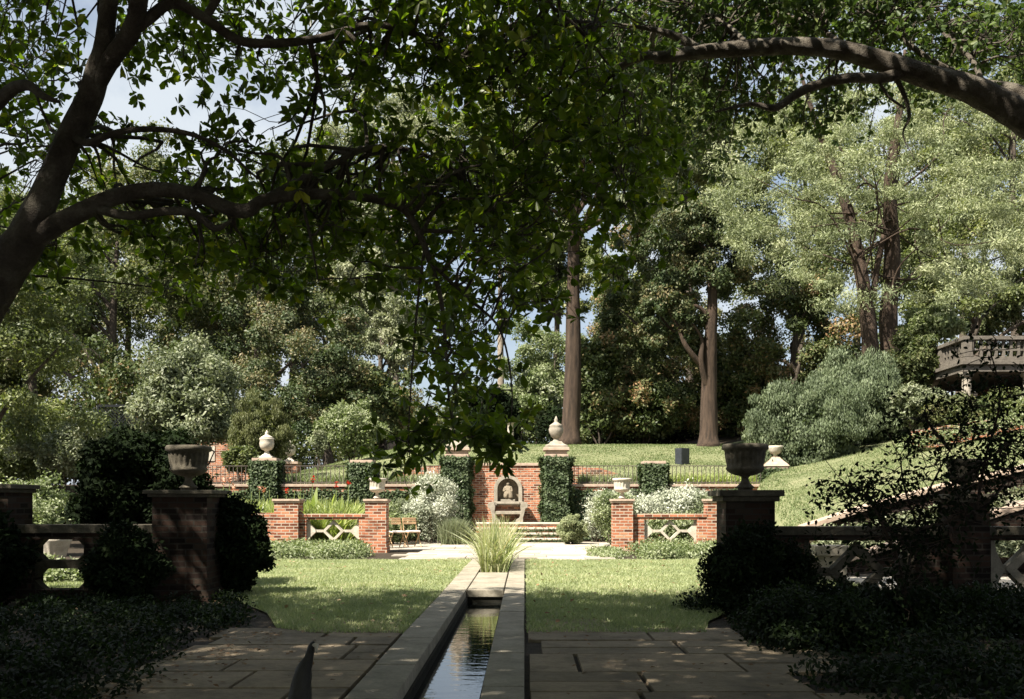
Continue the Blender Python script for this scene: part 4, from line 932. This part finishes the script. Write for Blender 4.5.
# mid distance shrubs
def sh(name, label, px0, px1, py0, py1, D, mat, **kw):
    rx = (X(px1, D)-X(px0, D))/2; cx = (X(px1, D)+X(px0, D))/2; zt = Z(py0, D); zb = Z(py1, D); g = h1(cx, D)
    rz = (zt-zb)/2; return shrub(name, label, (cx, D, zb+rz), (rx, rx*.8, rz), mat, z0=min(g, zb), **kw)
sh('pale_shrub', 'large rounded pale green shrub at left behind the big urn', 137, 236, 350, 455, 42, 'shrubpale', leaf=.16, K=70, per=330, cr=.26, low=-.7)
sh('conifer_bush', 'egg shaped olive conifer beside the white lidded urn', 228, 287, 403, 468, 40, 'conebush', leaf=.11, K=60, per=340, cr=.22, low=-.8, inner=.8, up=True, asp=.25)
sh('small_tree', 'small layered light green tree left of the hanging branch', 322, 384, 406, 462, 46, 'limeleaf', leaf=.13, K=34, per=260, cr=.26, low=-.3, cat='tree')
sh('topiary', 'tiny twisted topiary left of the layered light tree', 313, 326, 430, 460, 44, 'shrubpale', leaf=.08, K=16, per=140, cr=.4)
sh('juniper', 'big feathery grey green juniper at the foot of the slope', 752, 856, 386, 486, 37.2, 'juniper', leaf=.11, K=120, per=520, cr=.22, low=-.8, inner=.7, asp=.35, up=True)
sh('juniper', 'taller feathery grey green juniper under the twin trunks', 806, 910, 352, 472, 39.5, 'juniper', leaf=.11, K=120, per=520, cr=.22, low=-.8, inner=.7, asp=.35, up=True)
sh('boxwood_hedge', 'rounded mid green bush right of the junipers', 888, 940, 386, 432, 38, 'shrubpale', leaf=.11, K=50, per=280, cr=.24)
sh('boxwood_hedge', 'dark bush between the twin trunks and the loggia', 890, 938, 335, 400, 43, 'forest', leaf=.14, K=50, per=260, cr=.26)
sh('boxwood_hedge', 'dark green bush in front of the loggia columns', 925, 1010, 402, 436, 36, 'forest', leaf=.11, K=50, per=280, cr=.26)
sh('boxwood_hedge', 'dark low shrubs below the loggia at the right edge', 990, 1075, 394, 440, 35, 'forestmid', leaf=.11, K=50, per=260, cr=.26)
lay('ground_cover', 'pale flowering plants along the brick retaining wall', 'ground cover', [(x, 32.5, h1(x, 32.5)+.2) for x in np.linspace(X(905, 32.5), X(1035, 32.5), 26)], (.35, .3, .5), 'limeleaf', 4500, .1, kind='stuff')
sh('dogwood', 'yellow green layered dogwood left of the loggia', 905, 962, 306, 345, 46, 'limeleaf', leaf=.16, K=36, per=260, cr=.24, low=-.3, cat='tree')
sh('light_shrub', 'sunlit pale shrubs seen beyond the lawn beside the tall trunk', 515, 560, 375, 448, 74, 'limeleaf', leaf=.25, K=36, per=240, cr=.3)
sh('light_shrub', 'sunlit shrub beyond the lawn right of the ridged trunk', 722, 760, 385, 445, 68, 'shrubpale', leaf=.25, K=30, per=220, cr=.3)
sh('dark_conifer', 'narrow dark conifer behind the stone pillar', 468, 522, 385, 448, 56, 'yew', leaf=.2, K=40, per=240, cr=.24, low=-.8)
sh('dark_shrub', 'dark evergreen understory right of the tall trunk', 585, 700, 370, 446, 58, 'glossy', leaf=.22, K=80, per=300, cr=.22, low=-.7)
sh('dark_shrub', 'dark evergreen understory behind the ridged trunk', 700, 800, 350, 450, 60, 'glossy', leaf=.22, K=80, per=260, cr=.22, low=-.7)
sh('dark_shrub', 'dark evergreen understory behind the layered light tree', 290, 420, 360, 455, 56, 'glossy', leaf=.22, K=80, per=260, cr=.22, low=-.7)
sh('dark_shrub', 'dark evergreen understory behind the trellis', 60, 240, 350, 450, 60, 'glossy', leaf=.22, K=90, per=260, cr=.2, low=-.7)

# ------------------------------------------------------------ trees
def tr(label, px, D, boxes, r, mat, bark='bark', name='tree', basepx=None, **kw):
    crowns = []
    for (a, b, c_, d_) in boxes:
        rx = (X(b, D)-X(a, D))/2; cx = (X(a, D)+X(b, D))/2; z1, z0_ = Z(c_, D), Z(d_, D); crowns.append((cx, D, (z1+z0_)/2, rx, rx*.75, (z1-z0_)/2))
    x = X(px, D); return tree(name, label, x, D, crowns, r, mat, bark, **kw)
G = 'trees of the wood beyond the garden'
tr('bright leaved tree filling the left edge behind the shaded wall', -20, 30, [(-110, 98, 225, 470)], .25, 'forestmid', leaf=.14, K=80, per=420, cr=.2, name='leafy_tree')
tr('open dark limbed tree at left above the trellis', 105, 62, [(20, 215, 195, 330), (-10, 90, 250, 400)], .45, 'forest', leaf=.24, K=60, per=380, cr=.22, group=G, nl=20, name='leafy_tree')
tr('bronze leaved magnolia above the conifer bush', 330, 54, [(232, 372, 320, 452)], .35, 'bronzeleaf', leaf=.2, K=90, per=420, cr=.2, group=G, name='magnolia_tree', low=-.8)
tr('brownish green magnolia in the left middle of the wood', 260, 66, [(190, 330, 215, 400)], .4, 'bronzeleaf', leaf=.24, K=80, per=380, cr=.2, group=G, name='magnolia_tree')
tr('silvery tree rising behind the hanging magnolia branches', 395, 70, [(330, 455, 50, 290), (345, 440, 220, 400)], .5, 'forestpale', 'barkpale', leaf=.26, K=70, per=380, cr=.18, group=G, name='pale_tree')
tr('silvery lower tree left of the hanging branches', 385, 60, [(340, 425, 290, 400)], .3, 'forestpale', leaf=.2, K=50, per=300, cr=.2, group=G, name='pale_tree')
tr('tall straight trunked tree right of centre', 570, 53, [(470, 690, 20, 250), (540, 740, 60, 190)], .52, 'forestmid', 'barkred', leaf=.22, K=80, per=420, cr=.17, group=G, nl=26, name='tall_tree', inner=.3)
tr('broad glossy evergreen right of the tall straight trunk', 640, 60, [(588, 712, 235, 440)], .4, 'glossy', leaf=.22, K=100, per=420, cr=.18, group=G, name='magnolia_tree', low=-.85)
tr('magnolia on a stout ridged trunk at the lawn crest', 709, 51, [(650, 770, 185, 335), (640, 700, 270, 380)], .5, 'bronzeleaf', 'barkred', leaf=.2, K=70, per=420, cr=.19, group=G, name='magnolia_tree', nl=6)
tr('dark evergreen between the ridged trunk and the junipers', 790, 58, [(735, 860, 250, 450)], .4, 'glossy', leaf=.24, K=100, per=360, cr=.18, group=G, name='dark_tree', low=-.85)
tr('mid green tree behind the loggia', 960, 62, [(895, 1075, 190, 350)], .4, 'forestmid', leaf=.25, K=80, per=400, cr=.18, group=G, name='leafy_tree')
tr('tall green tree at the top right beyond the loggia', 1020, 74, [(900, 1130, 20, 260)], .5, 'forestmid', leaf=.3, K=80, per=380, cr=.18, group=G, name='leafy_tree')
tr('pale green tree seen between the magnolia and the cedar', 690, 76, [(630, 740, 100, 300)], .4, 'forestpale', leaf=.28, K=60, per=360, cr=.18, group=G, name='pale_tree')
tr('far dark tree behind the bronze magnolia', 290, 86, [(215, 375, 150, 430)], .5, 'forest', leaf=.32, K=90, per=360, cr=.18, group=G, name='leafy_tree')
tr('far tree behind the pale shrub', 190, 84, [(140, 245, 230, 440)], .5, 'forest', leaf=.32, K=70, per=340, cr=.18, group=G, name='leafy_tree')
tr('far tree at the left beyond the trellis', 45, 80, [(-60, 110, 200, 440)], .5, 'forestmid', leaf=.3, K=80, per=340, cr=.18, group=G, name='leafy_tree')
tr('far tree at the extreme left edge', -40, 70, [(-130, 30, 120, 400)], .5, 'forestmid', leaf=.28, K=70, per=340, cr=.18, group=G, name='leafy_tree')
tr('far dark tree behind the glossy evergreen', 660, 88, [(615, 760, 260, 440)], .5, 'forest', leaf=.32, K=80, per=340, cr=.18, group=G, name='leafy_tree')
tr('far tree behind the cedar', 850, 84, [(760, 960, 180, 440)], .5, 'forest', leaf=.32, K=90, per=340, cr=.18, group=G, name='leafy_tree')
tr('far low tree at the right edge behind the loggia', 1040, 66, [(960, 1120, 270, 430)], .4, 'forest', leaf=.28, K=70, per=340, cr=.18, group=G, name='leafy_tree')
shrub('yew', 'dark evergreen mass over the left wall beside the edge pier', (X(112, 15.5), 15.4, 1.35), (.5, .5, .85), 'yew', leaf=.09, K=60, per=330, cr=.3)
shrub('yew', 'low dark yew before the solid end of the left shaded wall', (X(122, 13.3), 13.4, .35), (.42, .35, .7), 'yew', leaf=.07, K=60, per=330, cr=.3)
sh('hedge', 'mid green shrubs at the left edge beyond the wall', -80, 60, 395, 500, 36, 'forestmid', leaf=.13, K=80, per=300, cr=.2, low=-.7)
sh('hedge', 'green shrubs between the wall and the trellis at left', 30, 150, 425, 480, 33, 'shrubpale', leaf=.11, K=70, per=260, cr=.2, low=-.7)
sh('hedge', 'small green shrubs right of the pale shrub at the brick wall', 225, 262, 445, 475, 38, 'forestmid', leaf=.1, K=40, per=200, cr=.2, low=-.7)
tr('pale sunlit tree low behind the tall straight trunk', 560, 92, [(498, 612, 318, 450)], .3, 'limeleaf', leaf=.3, K=80, per=300, cr=.2, name='pale_tree', inner=.2)
tr('far pale tree high behind the hanging magnolia branches', 500, 96, [(425, 575, 110, 310)], .4, 'forestpale', 'barkpale', leaf=.34, K=80, per=300, cr=.2, name='pale_tree', inner=.2)
W_ = 'far trees closing the wood behind'
for lab, px_, D_, bx_, m_ in (('far tree seen under the low magnolia branch at left', 120, 92, [(60, 200, 150, 440)], 'forest'), ('far tree left of the silvery tree', 330, 94, [(270, 400, 120, 430)], 'forestmid'),
    ('far tree just left of the tall straight trunk', 555, 95, [(515, 600, 190, 350)], 'forestmid'),
    ('far tree just right of the tall straight trunk', 610, 92, [(585, 660, 250, 440)], 'forestmid'), ('far tall tree above the glossy evergreen', 650, 96, [(610, 750, 60, 300)], 'forestmid'),
    ('far tree behind the twin trunks', 800, 96, [(730, 880, 60, 330)], 'forestmid'), ('far tall tree at the top right corner', 960, 95, [(880, 1060, 60, 330)], 'forest'),
    ('far tree above the trellis fence', 230, 93, [(170, 290, 200, 440)], 'forestmid'), ('far tree low at the extreme left', 0, 90, [(-80, 60, 280, 460)], 'forest')):
    tr(lab, px_, D_, bx_, .5, m_, leaf=.36, K=90, per=330, cr=.2, group=W_, name='leafy_tree', inner=.2)
sh('woodland_edge', 'dark shrubs closing the wood at the left beyond the trellis', -90, 110, 400, 495, 76, 'forest', leaf=.3, K=120, per=200, cr=.16, low=-.8)
sh('woodland_edge', 'dark shrubs closing the wood at left of centre', 110, 350, 400, 490, 82, 'forest', leaf=.3, K=120, per=200, cr=.16, low=-.8)
sh('woodland_edge', 'dark shrubs closing the wood behind the hanging branch', 330, 560, 400, 480, 84, 'forest', leaf=.3, K=120, per=200, cr=.16, low=-.8)
sh('woodland_edge', 'dark shrubs closing the wood right of the tall trunk', 550, 790, 395, 465, 70, 'yew', leaf=.28, K=140, per=200, cr=.16, low=-.8)
sh('dark_shrub', 'dark narrow evergreen against the tall straight trunk', 575, 625, 330, 446, 57, 'glossy', leaf=.22, K=50, per=260, cr=.24, low=-.8)
# twin trunk cedar
def cedar():
    D = 45.0; x0, y0 = X(884, D), D; z0 = h1(x0, y0)-.2
    t = thing('cedar', 'twin trunked tree with feathery pale crown on the right slope', 'tree', (x0, y0, z0))
    mb = MB()
    def tr_(pts, rs):
        p = spline([P(a, b, D+d) for a, b, d in pts], 6); mb.tube(p, np.interp(np.linspace(0, 1, len(p)), np.linspace(0, 1, len(rs)), rs), 14, .08)
    tr_([(874, 460, 0), (872, 380, 0), (868, 320, 0), (855, 240, .3), (838, 180, .5), (815, 120, .8), (800, 70, 1)], [.5, .4, .34, .27, .2, .12, .06])
    tr_([(892, 460, .5), (891, 380, .5), (889, 320, .5), (892, 240, .5), (890, 180, 0), (900, 110, 0), (905, 50, 0)], [.5, .43, .39, .35, .27, .15, .07])
    tr_([(873, 300, .2), (878, 262, .2), (884, 235, .2)], [.16, .14, .12])
    lf = LF(); C = []; R = []
    for _ in range(420):
        px, py = rng.uniform(715, 1050), rng.uniform(85, 318)
        e1 = ((px-870)/165)**2+((py-200)/112)**2
        e2 = ((px-960)/110)**2+((py-190)/110)**2
        if min(e1, e2) > 1: continue
        if py > 285-.25*abs(px-850)+40 or (830 < px < 912 and py > 235 and rng.random() < .75): continue
        nearst = 825 < px < 915 and py > 195
        C.append(P(px, py, D+(rng.uniform(1.5, 6) if nearst and rng.random() < .6 else rng.uniform(-5, 5)))); R.append(rng.uniform(.35, 1.0))
    C = np.array(C); R = np.array(R)
    clump_leaves(lf, C, R, 330, .15, .28, .55, .7, .1, .17)
    for c in C[rng.choice(len(C), 26, replace=False)]:
        q = P(*((860+rng.uniform(-8, 6)) if rng.random() < .5 else 891, 190+rng.uniform(0, 110)), D) if True else None; limb(mb, q, c, .05, .012, .12)
    mb.build('trunk', 'barkred', t, smooth=True); lf.build('crown', 'feather', t)
cedar()

# ------------------------------------------------------------ big near magnolia (left)
def rosettes(lf, C, per, L, W, spread=1.0):
    K = len(C); ax = unit(rdir(K)+np.array([0, 0, .15])); k = np.repeat(np.arange(K), per); n = len(k)
    d = unit(ax[k]*rng.uniform(.1, .9, (n, 1))+rdir(n)*spread); nr = unit(ax[k]+.35*rdir(n)+np.array([0, 0, .4]))
    p = C[k]+d*.012; ln = L*rng.uniform(.6, 1.25, n); lf.add(p, d+np.array([0, 0, -.22]), nr, ln, ln*W, tones(n, rng.normal(0, .12, K)[k]))
def skel(mb, br, sub=6, seg=10, wob=.03, k=1.0):
    pts = []
    for b in br:
        a = np.array([list(P(px, py, D))+[r*k] for px, py, D, r in b]); s_ = spline(a, sub)
        mb.tube(s_[:, :3], np.maximum(s_[:, 3], .004), seg, wob); pts.append(s_)
    return np.concatenate(pts)
def groups_to(mb, lf, sk, G_, L, W, per=8, ros=9, sp=.26, rlen=1.0, spz=.75):
    for g in G_:
        d = np.linalg.norm(sk[:, :3]-g, axis=1)+(sk[:, 3] > .09)*.8; j = int(np.argmin(d)); a = sk[j, :3]
        limb(mb, a, g, min(.018, sk[j, 3]*.8)+.003, .004, rng.uniform(-.05, .18), 5, 3)
        e = g+rng.normal(0, 1, (ros, 3))*np.array([sp, sp, sp*spz])
        for q in e[:5]: limb(mb, g+(a-g)*rng.uniform(0, .3), q, .005, .0025, .0, 4, 2)
        rosettes(lf, e, per, L, W)
def sample_density(n, x0, x1, y0, y1, den):
    out = []
    while len(out) < n:
        a, b = rng.uniform(x0, x1), rng.uniform(y0, y1)
        if rng.random() < den(a, b): out.append((a, b))
    return out
def gs(x, y, cx, cy, sx, sy): return math.exp(-((x-cx)/sx)**2-((y-cy)/sy)**2)
def mag_density(x, y):
    d = 0.0
    d += 1.0*gs(x, y, 520, 70, 125, 120)+.9*gs(x, y, 575, 170, 75, 75)+.9*gs(x, y, 470, 250, 68, 95)+.95*gs(x, y, 458, 370, 55, 75)+.5*gs(x, y, 350, 60, 120, 90)
    d += .25*gs(x, y, 250, 180, 160, 110)+.5*gs(x, y, 250, 30, 130, 55)+.45*gs(x, y, 40, 150, 90, 110)+.55*gs(x, y, 0, 40, 60, 60)+.45*gs(x, y, 330, 240, 110, 55)+.5*gs(x, y, 190, 170, 60, 50)+.42*gs(x, y, 210, 255, 120, 32)
    d += .25*gs(x, y, 400, 170, 120, 100)+.6*gs(x, y, 620, 215, 45, 40)
    for (cx, cy, sx, sy) in ((80, 33, 26, 22), (128, 85, 30, 25), (258, 110, 24, 28), (190, 165, 14, 10), (395, 95, 25, 35), (595, 235, 28, 22), (520, 430, 30, 30), (600, 330, 50, 60), (400, 330, 25, 50)):
        d *= 1-.97*gs(x, y, cx, cy, sx, sy)
    if y > 300 and not (385 < x < 525+ (400-y)*.25 if y < 400 else 392 < x < 522): d *= .05
    d *= (1-.95*gs(x, y, 655, 60, 48, 50))*(1-.95*gs(x, y, 457, 430, 16, 18))
    if y > 395: d *= .55
    if y > 330 and not 392 < x < 520: d = 0
    if x > 660: d = 0
    if y > 468: d = 0
    return min(d, 1)
t = thing('magnolia', 'big shaded magnolia leaning in from the left over the garden', 'tree', (-5.6, 8.6, 0))
mb = MB()
br = [
 [(-140, 668, 8.6, .34), (-110, 560, 8.6, .28), (-60, 385, 8.4, .26), (-12, 292, 8.2, .23), (22, 245, 8.05, .19), (43, 200, 8, .14), (62, 155, 8, .125), (86, 105, 7.9, .12), (101, 62, 7.8, .105), (106, 30, 7.8, .085), (112, -30, 7.8, .08), (125, -150, 8.2, .07), (100, -350, 8.5, .05)],
 [(88, 100, 7.9, .09), (112, 58, 7.75, .085), (132, 30, 7.7, .085), (140, -5, 7.6, .08), (165, -120, 7.6, .06), (230, -260, 7.4, .05)],
 [(132, 30, 7.7, .06), (150, 18, 7.7, .055), (172, 3, 7.8, .05), (205, 18, 7.9, .048), (245, 42, 8.1, .045), (310, 40, 8.3, .04), (380, 25, 8.6, .035), (450, 50, 8.8, .03), (530, 90, 9, .02), (600, 150, 9.2, .012), (630, 205, 9.2, .006)],
 [(20, 248, 8.05, .15), (50, 228, 8, .105), (85, 210, 8, .09), (118, 196, 8, .08), (150, 190, 8, .075), (190, 193, 8.05, .07), (225, 207, 8.1, .072), (247, 211, 8.1, .07), (262, 201, 8.15, .06), (300, 195, 8.2, .055), (345, 195, 8.3, .05), (395, 204, 8.4, .045), (415, 225, 8.45, .038), (430, 262, 8.5, .03), (441, 300, 8.5, .024), (446, 350, 8.5, .018), (449, 400, 8.5, .012), (456, 440, 8.5, .006)],
 [(95, 208, 8, .045), (130, 216, 7.9, .042), (165, 211, 7.85, .042), (195, 214, 7.85, .038), (214, 228, 7.85, .035), (226, 224, 7.85, .02), (232, 219, 7.85, .008)],
 [(72, 135, 7.95, .04), (88, 143, 7.8, .035), (115, 133, 7.7, .03), (150, 129, 7.7, .027), (190, 134, 7.7, .022), (225, 150, 7.8, .018), (250, 172, 7.9, .012), (268, 185, 8, .006)],
 [(255, 205, 8.1, .04), (290, 185, 8.3, .035), (330, 165, 8.5, .03), (375, 147, 8.7, .028), (425, 155, 8.9, .025), (465, 180, 9.1, .02), (500, 225, 9.2, .012), (520, 280, 9.2, .006)],
 [(-60, 300, 8.4, .1), (-40, 150, 7.6, .08), (0, 100, 7.2, .06), (25, 85, 7, .045), (45, 97, 6.9, .03), (60, 102, 6.9, .012)],
 [(205, 18, 7.9, .04), (260, -60, 8, .04), (330, -90, 8.3, .035), (420, -60, 8.8, .03), (510, -20, 9.2, .025), (580, 30, 9.4, .018), (625, 90, 9.5, .008)],
 [(310, 40, 8.3, .03), (318, 80, 8.4, .022), (325, 110, 8.4, .014), (318, 140, 8.4, .007)],
 [(430, 262, 8.5, .02), (470, 300, 8.6, .016), (500, 330, 8.6, .012), (512, 390, 8.6, .008), (508, 450, 8.6, .004)],
 [(425, 245, 8.5, .018), (418, 300, 8.45, .014), (412, 370, 8.4, .01), (408, 440, 8.4, .005)],
 [(300, 195, 8.2, .02), (310, 235, 8.1, .014), (318, 280, 8.0, .008)], [(190, 193, 8.05, .02), (200, 235, 7.9, .012), (195, 265, 7.8, .006)],
]
sk_ = skel(mb, br, 6, 12, .04, .82)
lf = LF()
Gs = [P(a, b, rng.uniform(7.9, 11.5) if a > 300 else rng.uniform(8.1, 11.5)) for a, b in sample_density(375, -40, 665, -40, 468, mag_density)]
groups_to(mb, lf, sk_, Gs, .105, .5, per=8, ros=8, sp=.23)
# ragged lower fringe of the hanging branch
Gs = [P(a+rng.uniform(-8, 8), b, 8.45+rng.uniform(-.2, .2)) for a, b in [(402, 440), (408, 455), (415, 430), (425, 452), (475, 436), (485, 448), (500, 455), (512, 440), (507, 462), (430, 425), (490, 430)]]
groups_to(mb, lf, sk_, Gs, .12, .42, per=8, ros=5, sp=.1)
# unseen upper crown clumps added along the sun rays to shade the foreground
def shade_clumps(n, xr, gy1, pick):
    gx = rng.uniform(xr[0], xr[1], n); gy = rng.uniform(-14, gy1, n); zz = rng.uniform(6.5, 12.5, n)
    p = np.stack([gx, gy, 0*gx], 1)+SUN/SUN[2]*zz[:, None]
    vis = (p[:, 1] > 0) & ((p[:, 2]-H) < .60*p[:, 1])
    edge = rng.normal(0, .5, n); k = ~vis & ~((gy > 8.5) & (gx > -7) & (gx < 3) & (rng.random(n) < .74)) & (gy < 16.7+edge+.7*np.sin(gx*1.1)) & pick(p)
    n2 = n//3; gx = rng.uniform(-10, 10, n2); gy = rng.uniform(3, 15, n2); zz = rng.uniform(7, 12.5, n2)
    p2 = np.stack([gx, gy, 0*gx], 1)+SUN/SUN[2]*zz[:, None]
    gy = np.where(rng.random(n2) < .25, gy+1.6, gy)
    k2 = ~((p2[:, 1] > 0) & ((p2[:, 2]-H) < .60*p2[:, 1])) & ((gy < 10.8) | ((gy > 11.5) & (rng.random(n2) < .75)) | (np.abs(gx) > 3.9)) & pick(p2)
    return np.concatenate([p[k], p2[k2]])
O = shade_clumps(6500, (-19, 18), 17.5, lambda p: p[:, 0] < -.5)
O = O[(O[:, 1] < 9) | (rng.random(len(O)) < .8)]
clump_leaves(lf, O, rng.uniform(.4, .75, len(O)), 42, .19, .5, .5, .2, .2)
for g in O[rng.choice(len(O), 60, replace=False)]: limb(mb, P(125, -150, 8.2) if rng.random() < .5 else P(165, -120, 7.6), g, .06, .01, .1)
mb.build('trunk', 'barksmooth', t, smooth=True)
lf.build('crown', 'magnolia', t, 'leaf')
# ------------------------------------------------------------ near oak (right)
t = thing('oak', 'spreading oak reaching in over the lawn from the right', 'tree', (8.4, 12.6, 0))
mb = MB()
br = [
 [(1190, 613, 12.6, .55), (1185, 450, 12.6, .45), (1160, 260, 12.5, .4), (1110, 180, 12.3, .33), (1060, 140, 12.2, .25), (1024, 119, 12, .215), (985, 95, 12, .2), (940, 80, 12, .17), (895, 66, 12, .155), (850, 52, 12, .135), (800, 46, 12, .12), (750, 48, 12, .115), (700, 52, 12, .1), (665, 57, 12, .09), (635, 58, 12, .075), (618, 68, 12, .05), (600, 78, 12, .02)],
 [(905, 72, 12, .09), (880, 78, 11.9, .075), (850, 78, 11.8, .07), (820, 84, 11.8, .065), (795, 95, 11.8, .06), (775, 108, 11.8, .05), (750, 104, 11.8, .03), (715, 112, 11.8, .015)],
 [(1060, 130, 12.2, .16), (1024, 96, 12.3, .13), (980, 84, 12.5, .09), (930, 60, 12.8, .05), (880, 20, 13, .03)],
 [(895, 76, 12, .04), (906, 100, 12, .03), (909, 118, 12, .025), (903, 135, 12, .012), (915, 160, 12, .005)], [(880, 84, 11.9, .025), (890, 98, 11.9, .02), (905, 108, 12, .015)],
 [(700, 52, 12, .07), (680, 38, 12, .06), (655, 30, 12, .04), (625, 25, 12, .02), (590, 20, 12, .008)],
 [(850, 52, 12, .05), (822, 30, 12.8, .035), (780, 12, 13.6, .02), (700, -10, 14.2, .01)], [(985, 95, 12, .05), (972, 60, 12.9, .035), (940, 30, 13.6, .02), (905, -10, 14.2, .01)], [(750, 48, 12, .04), (728, 25, 12.8, .025), (690, 5, 13.5, .012)],
 [(1160, 260, 12.5, .3), (1150, 60, 11.5, .25), (1050, -150, 10.5, .2), (900, -350, 9.5, .12)],
]
sk_ = skel(mb, br, 6, 12, .05, .84)
def oak_density(x, y):
    d = .85*gs(x, y, 740, 10, 130, 60)+.8*gs(x, y, 960, 10, 100, 45)+.6*gs(x, y, 700, 100, 60, 35)+.55*gs(x, y, 620, 60, 60, 60)+.35*gs(x, y, 850, 30, 80, 40)+.3*gs(x, y, 1010, 60, 40, 30)+.35*gs(x, y, 660, 150, 40, 30)+.25*gs(x, y, 800, 110, 50, 15)
    for (cx, cy, sx, sy) in ((965, 62, 24, 14), (1010, 50, 14, 14), (900, 45, 14, 10)): d *= 1-.9*gs(x, y, cx, cy, sx, sy)
    return d if y < 190 else 0
lf = LF()
Gs = [P(a, b, rng.uniform(12.5, 16)) for a, b in sample_density(400, 545, 1060, -50, 180, oak_density)]
groups_to(mb, lf, sk_, Gs, .10, .55, per=8, ros=9, sp=.26, spz=.55)
O = shade_clumps(6500, (-19, 18), 17.5, lambda p: p[:, 0] >= -.5)  # unseen oak clumps, likewise added to block sun and skylight
clump_leaves(lf, O, rng.uniform(.4, .75, len(O)), 42, .19, .5, .5, .2, .2)
for g in O[rng.choice(len(O), 40, replace=False)]: limb(mb, P(1050, -150, 10.5) if rng.random() < .5 else P(900, -350, 9.5), g, .08, .01, .05)
mb.build('trunk', 'barkoak', t, smooth=True)
lf.build('crown', 'oak', t, 'leaf')
for m_ in list(bpy.data.meshes):
    if not m_.users: bpy.data.meshes.remove(m_)
